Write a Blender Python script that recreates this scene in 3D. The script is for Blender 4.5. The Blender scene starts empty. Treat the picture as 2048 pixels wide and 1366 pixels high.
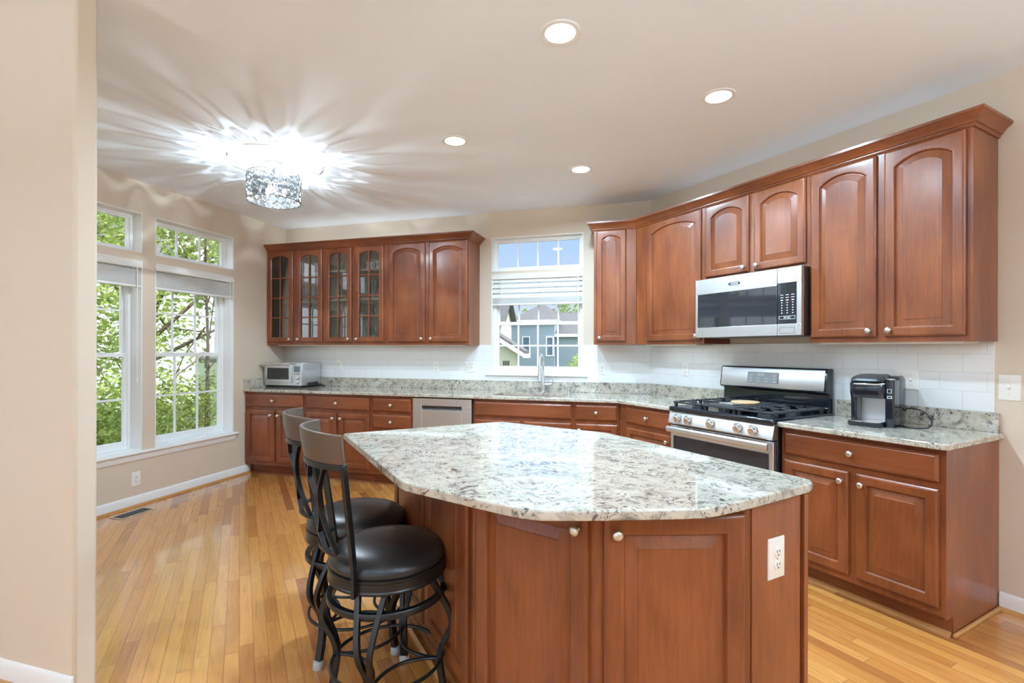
import bpy, bmesh, math, random
from math import sin, cos, pi, radians, sqrt, tan, atan2, floor
from mathutils import Vector, Matrix, Euler
random.seed(7)
sc = bpy.context.scene
COL = sc.collection

# ------------------------------------------------------------------ camera, sky, sun, exposure
YAW, ROLL = 16.125, -0.1174
cam_d = bpy.data.cameras.new('camera'); cam = bpy.data.objects.new('camera', cam_d); COL.objects.link(cam)
cam.matrix_world = (Matrix.Translation((0, 0, 1.3388)) @ Matrix.Rotation(radians(YAW), 4, 'Z')
                    @ Matrix.Rotation(radians(90), 4, 'X') @ Matrix.Rotation(radians(-ROLL), 4, 'Z'))
cam_d.sensor_width = 36; cam_d.sensor_fit = 'HORIZONTAL'
cam_d.lens = 986.57 / 2048 * 36
cam_d.shift_y = (699.05 - 683) / 2048
cam_d.clip_start = 0.05; cam_d.clip_end = 300
sc.camera = cam

sc.view_settings.view_transform = 'Standard'; sc.view_settings.look = 'None'
sc.view_settings.gamma = 1; sc.view_settings.use_curve_mapping = False
sc.view_settings.exposure = 0.82

w = bpy.data.worlds.new('world'); sc.world = w; w.use_nodes = True
nt = w.node_tree; nt.nodes.clear()
# blue sky low in the north, bright thin haze to the west (over the left windows) and overhead
N_ = nt.nodes.new; L_ = nt.links.new
tc_ = N_('ShaderNodeTexCoord'); sp_ = N_('ShaderNodeSeparateXYZ'); L_(tc_.outputs['Generated'], sp_.inputs[0])
def mr_(src, a, b):
    n_ = N_('ShaderNodeMapRange'); n_.interpolation_type = 'SMOOTHSTEP'; n_.inputs[1].default_value = a; n_.inputs[2].default_value = b; L_(src, n_.inputs[0]); return n_.outputs[0]
fx = mr_(sp_.outputs[0], -.40, -.75); fz = mr_(sp_.outputs[2], .34, .75); fb = mr_(sp_.outputs[1], .2, -.3)
def mx_(a, b, op='MAXIMUM'):
    n_ = N_('ShaderNodeMath'); n_.operation = op; L_(a, n_.inputs[0]); L_(b, n_.inputs[1]); return n_.outputs[0]
def mc_(fac, a, b):
    n_ = N_('ShaderNodeMix'); n_.data_type = 'RGBA'; L_(fac, n_.inputs[0])
    for i, v in ((6, a), (7, b)):
        if isinstance(v, tuple): n_.inputs[i].default_value = (*v, 1)
        else: L_(v, n_.inputs[i])
    return n_.outputs[2]
blue = mc_(mr_(sp_.outputs[2], .0, .30), (.58, .69, .84), (.36, .54, .86))
HAZE = (1.55, 1.68, 1.85); OVER = (1.8, 2.05, 2.5)
colw = mc_(fz, mc_(mx_(fx, fb), blue, HAZE), OVER)
colw = mc_(mr_(sp_.outputs[2], -.02, .0), (.10, .14, .08), colw)
bg = nt.nodes.new('ShaderNodeBackground'); bg.inputs['Strength'].default_value = 0.71
wo = nt.nodes.new('ShaderNodeOutputWorld')
L_(colw, bg.inputs[0]); L_(bg.outputs[0], wo.inputs[0])

sun_d = bpy.data.lights.new('sun', 'SUN'); sun = bpy.data.objects.new('sun', sun_d); COL.objects.link(sun)
sun_d.energy = 3.6; sun_d.angle = radians(0.6); sun_d.color = (1, .95, .87)
sun.rotation_euler = Vector((0.60, -0.12, 0.79)).to_track_quat('Z', 'Y').to_euler()   # sun stands high to the right of the camera

cy = sc.cycles
cy.max_bounces = 10; cy.diffuse_bounces = 7; cy.glossy_bounces = 4; cy.transmission_bounces = 6; cy.transparent_max_bounces = 16
cy.caustics_reflective = False; cy.caustics_refractive = False
cy.sample_clamp_indirect = 6; cy.use_denoising = True
try: cy.denoiser = 'OPENIMAGEDENOISE'
except Exception: pass

# ------------------------------------------------------------------ key measures (metres)
XL, YB, XC, ZC = -4.236, 4.920, -0.035, 2.771      # left wall, back wall, corner where the diagonal wall starts, ceiling
S = 2 ** .5 / 2
T22 = tan(radians(22.5))
ZCT, ZUN = 0.913, 0.883                              # worktop top and underside
def dg(t, off, z=0.0):                               # a point on / in front of the diagonal wall
    return Vector((XC + t * S - off * S, YB - t * S - off * S, z))

# ------------------------------------------------------------------ mesh helper
class MB:
    def __init__(s): s.v = []; s.f = []; s.m = Matrix.Identity(4); s.mi = []; s.cur = 0
    def add(s, vs, fs):
        b = len(s.v)
        for p in vs: s.v.append(tuple(s.m @ Vector(p)))
        for f in fs: s.f.append([b + i for i in f]); s.mi.append(s.cur)
        return s
    def box(s, x0, x1, y0, y1, z0, z1):
        return s.add([(x0,y0,z0),(x1,y0,z0),(x1,y1,z0),(x0,y1,z0),(x0,y0,z1),(x1,y0,z1),(x1,y1,z1),(x0,y1,z1)],
                     [(0,3,2,1),(4,5,6,7),(0,1,5,4),(1,2,6,5),(2,3,7,6),(3,0,4,7)])
    def prism(s, pts, z0, z1):                       # plan polygon (ccw) extruded in z
        n = len(pts)
        return s.add([(p[0],p[1],z0) for p in pts] + [(p[0],p[1],z1) for p in pts],
                     [list(range(n))[::-1], list(range(n, 2*n))] + [(i,(i+1)%n,n+(i+1)%n,n+i) for i in range(n)])
    def prismx(s, pts, x0, x1):                      # (y,z) polygon extruded in x
        n = len(pts)
        return s.add([(x0,p[0],p[1]) for p in pts] + [(x1,p[0],p[1]) for p in pts],
                     [list(range(n))[::-1], list(range(n, 2*n))] + [(i,(i+1)%n,n+(i+1)%n,n+i) for i in range(n)])
    def prismy(s, pts, y0, y1):                      # (x,z) polygon extruded in y
        n = len(pts)
        return s.add([(p[0],y0,p[1]) for p in pts] + [(p[0],y1,p[1]) for p in pts],
                     [list(range(n)), list(range(n, 2*n))[::-1]] + [(i,n+i,n+(i+1)%n,(i+1)%n) for i in range(n)])
    def loft(s, rings, cap0=True, cap1=True, closed=True):
        n = len(rings[0]); vs = [p for r in rings for p in r]; fs = []
        for k in range(len(rings)-1):
            for i in range(n if closed else n-1):
                j = (i+1) % n
                fs.append((k*n+i, k*n+j, (k+1)*n+j, (k+1)*n+i))
        if cap0: fs.append(list(range(n))[::-1])
        if cap1: fs.append([(len(rings)-1)*n+i for i in range(n)])
        return s.add(vs, fs)
    def lathe(s, prof, n=24, axis='z', c=(0,0,0), cap=True):   # prof [(r, h)]
        rings = []
        for r, h in prof:
            ring = []
            for i in range(n):
                a = 2*pi*i/n
                if axis == 'z': p = (c[0]+r*cos(a), c[1]+r*sin(a), c[2]+h)
                elif axis == 'y': p = (c[0]+r*cos(a), c[1]+h, c[2]+r*sin(a))
                else: p = (c[0]+h, c[1]+r*cos(a), c[2]+r*sin(a))
                ring.append(p)
            rings.append(ring)
        return s.loft(rings, cap, cap)
    def tube(s, pts, r, n=8, closed=False, flat=None):  # flat=(w,h): a rectangular strap, else round; r may be a list
        P = [Vector(p) for p in pts]; N = len(P); rings = []; up = None
        for i in range(N):
            if closed: t = (P[(i+1)%N]-P[i-1])
            else: t = P[min(i+1,N-1)]-P[max(i-1,0)]
            t.normalize()
            if up is None:
                up = Vector((0,0,1)) if abs(t.z) < .9 else Vector((1,0,0))
            a = t.cross(up)
            if a.length < 1e-5: a = t.cross(Vector((0,1,0)))
            a.normalize(); b = a.cross(t).normalized(); up = b
            rr = r[i] if isinstance(r, (list, tuple)) else r
            if flat:
                w_, h_ = flat
                rings.append([P[i]+a*w_+b*h_, P[i]-a*w_+b*h_, P[i]-a*w_-b*h_, P[i]+a*w_-b*h_])
            else: rings.append([P[i]+a*rr*cos(2*pi*k/n)+b*rr*sin(2*pi*k/n) for k in range(n)])
        if closed: rings.append(rings[0]); return s.loft(rings, False, False)
        return s.loft(rings)
    def cord(s, pts, r, n=8, sub=6):                 # tube through a smooth curve
        P = [Vector(p) for p in pts]; Q = []
        for i in range(len(P)-1):
            a, b, c, d = P[max(i-1,0)], P[i], P[i+1], P[min(i+2,len(P)-1)]
            for k in range(sub):
                t = k/sub; Q.append(.5*((2*b)+(c-a)*t+(2*a-5*b+4*c-d)*t*t+(3*b-a-3*c+d)*t**3))
        Q.append(P[-1]); return s.tube(Q, r, n)
    def strap(s, pts, outs, w, h):                      # rectangular bar; outs = outward direction at each point, w half width tangential, h half depth outward
        P = [Vector(p) for p in pts]; N = len(P); rings = []
        for i in range(N):
            t = (P[min(i+1,N-1)]-P[max(i-1,0)]).normalized(); o = Vector(outs[i]); o = (o - t*o.dot(t)).normalized(); a = t.cross(o)
            rings.append([P[i]+a*w+o*h, P[i]-a*w+o*h, P[i]-a*w-o*h, P[i]+a*w-o*h])
        return s.loft(rings)
    def build(s, name, mat, parent=None, smooth=True, bevel=0, ang=38, mats=None, wn=False):
        me = bpy.data.meshes.new(name)
        me.from_pydata(s.v, [], s.f); me.validate(verbose=False)
        bm = bmesh.new(); bm.from_mesh(me); bmesh.ops.recalc_face_normals(bm, faces=bm.faces); bm.to_mesh(me); bm.free()
        for m_ in (mats or [mat]): me.materials.append(m_)
        if mats and len(me.polygons) == len(s.mi): me.polygons.foreach_set('material_index', s.mi)
        if smooth:
            me.polygons.foreach_set('use_smooth', [True]*len(me.polygons))
            me.set_sharp_from_angle(angle=radians(ang))
        o = bpy.data.objects.new(name, me); COL.objects.link(o)
        if parent is not None: o.parent = parent
        if bevel:
            b = o.modifiers.new('edge', 'BEVEL'); b.width = bevel; b.segments = 2; b.limit_method = 'ANGLE'; b.angle_limit = radians(40)
            b.harden_normals = False
        if wn: weighted(o)
        return o

def weighted(o):
    m_ = o.modifiers.new('normals', 'WEIGHTED_NORMAL'); m_.weight = 100; m_.keep_sharp = True
def empty(name, loc=(0,0,0), rz=0.0):
    o = bpy.data.objects.new(name, None); COL.objects.link(o); o.location = loc; o.rotation_euler = (0, 0, radians(rz)); o.empty_display_size = .05
    return o
def tag(o, label, cat, group=None, kind=None):
    o['label'] = label; o['category'] = cat
    if group: o['group'] = group
    if kind: o['kind'] = kind
    return o
def struct(o, label=None, cat=None):
    o['kind'] = 'structure'
    if label: o['label'] = label
    if cat: o['category'] = cat
    return o
def copy_tree(o, parent=None):
    c = o.copy(); COL.objects.link(c)
    if parent is not None: c.parent = parent
    for ch in KIDS.get(o.name, []) or [k for k in bpy.data.objects if k.parent == o]: copy_tree(ch, c)
    return c
KIDS = {}

# ------------------------------------------------------------------ materials
def mat(name, col=(.8,.8,.8), rough=.5, metal=0.0, spec=None, coat=0, coat_r=.1, emit=None, es=0, aniso=0, trans=0, ior=None):
    m = bpy.data.materials.new(name); m.use_nodes = True
    b = m.node_tree.nodes['Principled BSDF']
    b.inputs['Base Color'].default_value = (*col, 1); b.inputs['Roughness'].default_value = rough; b.inputs['Metallic'].default_value = metal
    if spec is not None: b.inputs['Specular IOR Level'].default_value = spec
    if coat: b.inputs['Coat Weight'].default_value = coat; b.inputs['Coat Roughness'].default_value = coat_r
    if emit: b.inputs['Emission Color'].default_value = (*emit, 1); b.inputs['Emission Strength'].default_value = es
    if aniso: b.inputs['Anisotropic'].default_value = aniso
    if trans: b.inputs['Transmission Weight'].default_value = trans
    if ior: b.inputs['IOR'].default_value = ior
    return m
class NT:
    def __init__(s, m): s.t = m.node_tree; s.b = s.t.nodes['Principled BSDF']
    def n(s, typ, **kw):
        nd = s.t.nodes.new('ShaderNode' + typ)
        for k, v in kw.items():
            if k.startswith('_'): setattr(nd, k[1:], v)
        return nd
    def l(s, a, b): s.t.links.new(a, b)
    def coord(s, scale=(1,1,1), rot=(0,0,0), loc=(0,0,0), kind='Object'):
        tc = s.n('TexCoord'); mp = s.n('Mapping')
        mp.inputs['Scale'].default_value = scale; mp.inputs['Rotation'].default_value = rot; mp.inputs['Location'].default_value = loc
        s.l(tc.outputs[kind], mp.inputs[0]); return mp.outputs[0]
    def noise(s, vec, scale=5, detail=4, rough=.5, dist=0):
        nd = s.n('TexNoise'); nd.inputs['Scale'].default_value = scale; nd.inputs['Detail'].default_value = detail
        nd.inputs['Roughness'].default_value = rough; nd.inputs['Distortion'].default_value = dist
        s.l(vec, nd.inputs['Vector']); return nd.outputs['Fac']
    def ramp(s, fac, stops, interp='LINEAR'):
        nd = s.n('ValToRGB'); cr = nd.color_ramp; cr.interpolation = interp
        while len(cr.elements) < len(stops): cr.elements.new(.5)
        for e, (p, c) in zip(cr.elements, stops):
            e.position = p; e.color = (*c, 1) if len(c) == 3 else c
        s.l(fac, nd.inputs[0]); return nd.outputs[0]
    def mix(s, a, b, fac, mode='MIX'):
        nd = s.n('Mix'); nd.data_type = 'RGBA'; nd.blend_type = mode
        for inp, v in ((nd.inputs[6], a), (nd.inputs[7], b), (nd.inputs[0], fac)):
            if isinstance(v, (int, float)): inp.default_value = v
            elif isinstance(v, tuple): inp.default_value = (*v, 1) if len(v) == 3 else v
            else: s.l(v, inp)
        return nd.outputs[2]
    def math(s, op, a, b=0.0, c=None):
        nd = s.n('Math'); nd.operation = op
        for i, v in enumerate((a, b) if c is None else (a, b, c)):
            if isinstance(v, (int, float)): nd.inputs[i].default_value = v
            else: s.l(v, nd.inputs[i])
        return nd.outputs[0]
    def bump(s, h, strength=.3, dist=.002):
        nd = s.n('Bump'); nd.inputs['Strength'].default_value = strength; nd.inputs['Distance'].default_value = dist
        s.l(h, nd.inputs['Height']); s.l(nd.outputs[0], s.b.inputs['Normal']); return nd
    def col(s, c): s.l(c, s.b.inputs['Base Color'])

def cherry(name, vertical=True, c1=(.125,.027,.0075), c2=(.305,.086,.025)):
    m = mat(name, c2, .42, spec=.4, coat=.42, coat_r=.22); k = NT(m)
    v = k.coord((22, 22, 1.6) if vertical else (1.6, 22, 22))
    g = k.noise(v, 3.2, 6, .62, .6)
    v2 = k.coord((2.2, 2.2, .9) if vertical else (.9, 2.2, 2.2), loc=(3, 1, 7))
    b = k.noise(v2, 2.4, 3, .5, .3)
    f = k.math('ADD', k.math('MULTIPLY', g, .35), k.math('MULTIPLY', b, .65))
    k.col(k.ramp(f, [(.32, c1), (.52, tuple((a+b_)/2 for a, b_ in zip(c1, c2))), (.70, c2)]))
    k.bump(g, .06, .001)
    return m
M = {}
M['cherry'] = cherry('cherry_wood_vertical'); M['cherry_h'] = cherry('cherry_wood_horizontal', False)
M['maple'] = mat('pale_cabinet_interior', (.62,.53,.40), .45)
# wall paint
m = mat('tan_wall_paint', (.66,.56,.45), .62); k = NT(m); k.bump(k.noise(k.coord((1,1,1)), 260, 2), .05, .0006); M['wall'] = m
m = mat('white_ceiling_paint', (.84,.89,.955), .75); k = NT(m); k.bump(k.noise(k.coord((1,1,1)), 200, 2), .05, .0006); M['ceil'] = m
M['trim'] = mat('white_semi_gloss_paint', (.82,.82,.81), .28)
M['vinyl'] = mat('white_vinyl', (.84,.85,.86), .32)
M['blind'] = mat('white_blind_slats', (.80,.80,.79), .4)
M['plastic'] = mat('white_plastic', (.84,.83,.80), .3)
M['slot'] = mat('dark_slot', (.05,.045,.04), .6)
M['almond'] = mat('almond_plastic', (.72,.68,.58), .3)
M['oakshoe'] = mat('oak_moulding', (.50,.245,.085), .3)
# oak strip floor, boards run parallel to the diagonal wall
m = mat('oak_strip_floor', (.6,.35,.15), .24, coat=1.0, coat_r=.09); k = NT(m)
vec = k.coord((1,1,1), rot=(0,0,radians(45)))
sx = k.n('SeparateXYZ'); k.l(vec, sx.inputs[0]); u, v = sx.outputs[0], sx.outputs[1]
PW = .0572
vr = k.math('DIVIDE', v, PW); row = k.math('FLOOR', vr); fv = k.math('FRACT', vr)
wn = k.n('TexWhiteNoise', _noise_dimensions='1D'); k.l(row, wn.inputs['W'])
ul = k.math('ADD', k.math('DIVIDE', u, .78), k.math('MULTIPLY', wn.outputs['Value'], 7.3))
wn3 = k.n('TexNoise', _noise_dimensions='1D')
cell = k.math('FLOOR', ul); fu = k.math('FRACT', ul)
cb = k.n('CombineXYZ'); k.l(cell, cb.inputs[0]); k.l(row, cb.inputs[1])
wn2 = k.n('TexWhiteNoise', _noise_dimensions='2D'); k.l(cb.outputs[0], wn2.inputs['Vector'])
cb2 = k.n('CombineXYZ'); k.l(k.math('ADD', k.math('MULTIPLY', u, 1.6), k.math('MULTIPLY', wn2.outputs['Value'], 60)), cb2.inputs[0]); k.l(k.math('MULTIPLY', v, 26), cb2.inputs[1])
gr = k.noise(cb2.outputs[0], 2.6, 7, .62, 1.1)
board = k.ramp(wn2.outputs['Value'], [(0, (.33,.11,.026)), (.12, (.50,.19,.042)), (.5, (.60,.26,.062)), (.85, (.67,.31,.085)), (1, (.52,.20,.045))])
grc = k.ramp(gr, [(.25, (.62,.52,.42)), (.48, (.92,.90,.86)), (.7, (1.08,1.06,1.02))])
colr = k.mix(board, grc, .75, 'MULTIPLY')
ev = k.math('MINIMUM', fv, k.math('SUBTRACT', 1, fv)); eu = k.math('MULTIPLY', k.math('MINIMUM', fu, k.math('SUBTRACT', 1, fu)), .78/PW)
edge = k.math('MINIMUM', ev, eu)
gap = k.ramp(edge, [(.0, (0,0,0)), (.02, (.35,.35,.35)), (.05, (1,1,1))])
k.col(k.mix(colr, (.16,.07,.03), k.math('MULTIPLY', k.math('SUBTRACT', 1, gap), .55)))
hh = k.math('ADD', k.math('MULTIPLY', gap, 1.0), k.math('MULTIPLY', gr, .06))
k.bump(hh, .35, .0012); M['floor'] = m
# granite
m = mat('speckled_granite', (.8,.8,.75), .05, spec=.9, coat=.2, coat_r=.02); k = NT(m)
vec = k.coord((1,1,1))
wx = k.n('TexNoise'); wx.inputs['Scale'].default_value = 7; wx.inputs['Detail'].default_value = 3; k.l(vec, wx.inputs['Vector'])
vm = k.n('VectorMath', _operation='MULTIPLY_ADD'); k.l(wx.outputs['Color'], vm.inputs[0]); vm.inputs[1].default_value = (.10,.10,.10); k.l(vec, vm.inputs[2])
wv = vm.outputs[0]
n1 = k.noise(wv, 21, 8, .66, .7)
c = k.ramp(n1, [(.27, (.12,.105,.09)), (.37, (.29,.26,.22)), (.45, (.44,.395,.33)), (.58, (.54,.49,.41))])
n2 = k.noise(wv, 36, 7, .68, 1.8); n2m = k.noise(vec, 7, 3, .6, 1.0)
dk = k.math('MULTIPLY', k.ramp(n2, [(.53, (0,0,0)), (.585, (1,1,1))]), k.ramp(n2m, [(.40, (0,0,0)), (.55, (1,1,1))]))
c = k.mix(c, (.055,.055,.06), k.math('MULTIPLY', dk, .95))
n3 = k.noise(wv, 34, 6, .65, 1.2); n3m = k.noise(k.coord((1,1,1), loc=(5, 3, 1)), 5.5, 2, .6, .5)
br = k.math('MULTIPLY', k.ramp(n3, [(.56, (0,0,0)), (.66, (1,1,1))]), k.ramp(n3m, [(.54, (0,0,0)), (.68, (1,1,1))]))
c = k.mix(c, (.25,.165,.095), k.math('MULTIPLY', br, .75))
k.col(c); M['granite'] = m
# tiles (object x along the wall, z up)
def tilemat(name):
    m = mat(name, (.78,.775,.74), .08, spec=.6); k = NT(m)
    tc = k.n('TexCoord'); sx = k.n('SeparateXYZ'); k.l(tc.outputs['Object'], sx.inputs[0])
    cb = k.n('CombineXYZ'); k.l(sx.outputs[0], cb.inputs[0]); k.l(k.math('SUBTRACT', sx.outputs[2], 1.0155), cb.inputs[1])
    bt = k.n('TexBrick'); k.l(cb.outputs[0], bt.inputs['Vector']); bt.inputs['Scale'].default_value = 1
    bt.inputs['Brick Width'].default_value = .2032; bt.inputs['Row Height'].default_value = .1016; bt.inputs['Mortar Size'].default_value = .0014
    bt.inputs['Mortar Smooth'].default_value = .6
    bt.inputs['Color1'].default_value = (.80,.815,.82,1); bt.inputs['Color2'].default_value = (.82,.83,.835,1); bt.inputs['Mortar'].default_value = (.62,.62,.61,1)
    k.col(bt.outputs['Color'])
    nz = k.noise(tc.outputs['Object'], 9, 2, .5)
    h = k.math('ADD', k.math('MULTIPLY', bt.outputs['Fac'], -1), k.math('MULTIPLY', nz, 1.4))
    k.bump(h, .35, .0015); return m
M['tile'] = tilemat('white_subway_tile')
def brushed(name, col, rough, horiz=True, sc_=(1, 1, 160)):
    m = mat(name, col, rough, 1.0); k = NT(m)
    g = k.noise(k.coord(sc_), 8, 3, .6); k.bump(g, .05, .0005)
    k.l(k.ramp(g, [(.3, (rough*.8,)*3), (.7, (rough*1.25,)*3)]), k.b.inputs['Roughness']); return m
M['steel'] = brushed('brushed_stainless_steel', (.68,.69,.71), .36)
M['steel_v'] = brushed('brushed_stainless_vertical', (.68,.69,.71), .38, sc_=(160, 160, 1))
M['chrome'] = mat('chrome', (.78,.78,.78), .07, 1.0)
M['nickel'] = mat('satin_nickel_metal', (.72,.71,.68), .34, 1.0)
M['blackgloss'] = mat('black_enamel', (.012,.014,.02), .08, spec=.6)
M['blackglass'] = mat('black_oven_glass', (.018,.02,.026), .035, spec=.8)
M['blackmat'] = mat('black_plastic', (.02,.02,.022), .38)
M['castiron'] = mat('cast_iron', (.03,.031,.034), .42)
M['darkgrey'] = mat('dark_grey_plastic', (.09,.095,.105), .35)
M['grey'] = mat('grey_plastic', (.30,.31,.32), .35)
M['lcd'] = mat('grey_display', (.16,.20,.23), .15)
m = mat('black_leather', (.016,.016,.017), .30, spec=.55); k = NT(m); k.bump(k.noise(k.coord((1,1,1)), 170, 3, .6), .10, .0008); M['leather'] = m
M['stoolmetal'] = mat('dark_pewter_metal', (.042,.043,.046), .30, .8)
M['stooltop'] = mat('bronze_brown_metal', (.165,.125,.100), .36, .75)
M['felt'] = mat('clear_grey_rubber', (.45,.48,.50), .35)
M['ceramic'] = mat('white_ceramic', (.80,.80,.77), .15)
M['blueceramic'] = mat('navy_painted_ceramic', (.03,.045,.12), .15)
M['tanwood'] = mat('light_bamboo', (.62,.42,.22), .4)
M['rubbercord'] = mat('black_cord_rubber', (.015,.015,.015), .45)
def thin_glass(name, tint=(.97,.98,.98), refl=1.0, rough=0.0):
    m = bpy.data.materials.new(name); m.use_nodes = True; t = m.node_tree; t.nodes.clear()
    o = t.nodes.new('ShaderNodeOutputMaterial'); tr = t.nodes.new('ShaderNodeBsdfTransparent'); gl = t.nodes.new('ShaderNodeBsdfGlossy')
    fr = t.nodes.new('ShaderNodeFresnel'); mx = t.nodes.new('ShaderNodeMixShader'); fr.inputs[0].default_value = 1.5
    mu = t.nodes.new('ShaderNodeMath'); mu.operation = 'MULTIPLY'; mu.inputs[1].default_value = refl
    tr.inputs[0].default_value = (*tint, 1); gl.inputs['Roughness'].default_value = rough
    t.links.new(fr.outputs[0], mu.inputs[0]); t.links.new(mu.outputs[0], mx.inputs[0]); t.links.new(tr.outputs[0], mx.inputs[1]); t.links.new(gl.outputs[0], mx.inputs[2]); t.links.new(mx.outputs[0], o.inputs[0])
    return m
M['glass'] = thin_glass('window_glass', refl=.3)
M['cabglass'] = thin_glass('cabinet_door_glass', (.93,.95,.95), 1.9)
M['drink'] = thin_glass('drinking_glass', (.86,.90,.91), 2.2, .02)
m = mat('cut_crystal', (.03,.033,.035), .10, spec=.8); k = NT(m)
tr = k.n('BsdfTransparent'); mx = k.n('MixShader'); mx.inputs[0].default_value = .40; k.l(k.b.outputs[0], mx.inputs[2]); k.l(tr.outputs[0], mx.inputs[1])
k.l(mx.outputs[0], [n for n in m.node_tree.nodes if n.type == 'OUTPUT_MATERIAL'][0].inputs[0]); M['crystal'] = m
M['bulb'] = mat('glowing_bulb', (1,1,1), .3, emit=(1,.95,.88), es=3)
M['canlens'] = mat('glowing_lamp_lens', (1,1,1), .4, emit=(1,.97,.93), es=9)
# ------------------------------------------------------------------ room shell
def cells(mb, x0, x1, z0, z1, y0, y1, holes):
    xs = sorted({x0, x1, *[h[0] for h in holes], *[h[1] for h in holes]}); zs = sorted({z0, z1, *[h[2] for h in holes], *[h[3] for h in holes]})
    xs = [x for x in xs if x0 <= x <= x1]; zs = [z for z in zs if z0 <= z <= z1]
    for i in range(len(xs)-1):
        run = None
        for j in range(len(zs)-1):
            cx, cz = (xs[i]+xs[i+1])/2, (zs[j]+zs[j+1])/2
            hole = any(h[0] < cx < h[1] and h[2] < cz < h[3] for h in holes)
            if not hole: mb.box(xs[i], xs[i+1], y0, y1, zs[j], zs[j+1])
TH = .19
WIN_A, WIN_B = (3.309, 4.155), (2.351, 3.197)
LZ0, LZ1, TZ0, TZ1 = .465, 2.096, 2.162, 2.506
lefth = [(a, b, z0, z1) for (a, b) in (WIN_A, WIN_B) for (z0, z1) in ((LZ0, LZ1), (TZ0, TZ1))]
famh = [(-3.5, -2.5, .45, 2.4), (-2.2, -1.2, .45, 2.4), (-.9, .1, .45, 2.4)]  # unseen side windows, put in for the daylight they bring
mb = MB(); cells(mb, -4.2, YB+TH, 0, ZC, 0, TH, lefth+famh)
wl = mb.build('wall_left', M['wall'], smooth=False); wl.location = (XL, 0, 0); wl.rotation_euler = (0,0,radians(90)); struct(wl)
BW = (-1.648, -.683); BZ = (1.087, 2.130); BT = (2.155, 2.510)
mb = MB(); cells(mb, XL-TH, XC+.08, 0, ZC, 0, TH, [(*BW, *BZ), (*BW, *BT)])
wb = mb.build('wall_back', M['wall'], smooth=False); wb.location = (0, YB, 0); struct(wb)
mb = MB().box(0, 4.35, 0, TH, 0, ZC)
wr = mb.build('wall_right', M['wall'], smooth=False); wr.location = (XC, YB, 0); wr.rotation_euler = (0,0,radians(-45)); struct(wr)
mb = MB().box(3.0, 3.0+TH, -4.2, 1.95, 0, ZC)
struct(mb.build('wall_east', M['wall'], smooth=False))
rearh = [(-3.7, -1.3, .12, 2.45), (-.7, 1.9, .12, 2.45)]  # unseen rear windows, made large to let in more daylight
mb = MB(); cells(mb, XL-TH, 3.0+TH, 0, ZC, 0, TH, rearh)
wf = mb.build('wall_front', M['wall'], smooth=False); wf.location = (0, -4.2, 0); wf.scale = (1, -1, 1); struct(wf)
mb = MB().box(XL, -2.120, 1.340, 1.424, 0, ZC)
struct(mb.build('wall_partition', M['wall'], bevel=.012))
outline = [(XL-TH, -4.2-TH), (3.0+TH, -4.2-TH), (3.0+TH, 1.95), (XC+.08, YB+TH), (XL-TH, YB+TH)]
struct(MB().prism(outline, -.12, 0).build('floor', M['floor'], smooth=False))
struct(MB().prism(outline, ZC, ZC+.12).build('ceiling', M['ceil'], smooth=False))

# tiling on the walls between worktop and wall cabinets
mb = MB(); cells(mb, XL+.001, XC, 1.012, 1.386, -.008, 0, [(BW[0]-.001, BW[1]+.001, 1.06, 1.5)])
t_ = mb.build('tiling', M['tile'], wb, smooth=False)
mb = MB().box(.003, 2.462, -.008, 0, .9, 1.386); t_ = mb.build('tiling', M['tile'], wr, smooth=False)
mb = MB().box(2.462, 2.466, -.009, 0, 1.0, 1.386); mb.build('tile_edge_strip', M['trim'], wr, smooth=False)

# baseboards
BBP = [(0, 0), (-.014, 0), (-.014, .066), (-.011, .074), (-.009, .083), (-.004, .089), (0, .091)]
SHP = [(0, 0), (-.017, 0), (-.016, .008), (-.011, .014), (-.005, .018), (0, .019)]
def skirting(name, loc, rz, x0, x1):
    o = MB().prismx(BBP, x0, x1).build(name, M['trim'], ang=50); o.location = loc; o.rotation_euler = (0,0,radians(rz)); struct(o)
    s_ = MB().prismx([(p[0]-.014, p[1]) for p in SHP], x0, x1).build('shoe_moulding', M['oakshoe'], o)
    return o
skirting('baseboard_left', (XL, 0, 0), 90, 1.424, 4.36)
skirting('baseboard_right', (XC, YB, 0), -45, 2.487, 4.25)
skirting('baseboard_partition', (0, 1.340, 0), 0, XL, -2.120)
skirting('baseboard_east', (3.0, 0, 0), -90, -1.84, 4.15)

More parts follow.
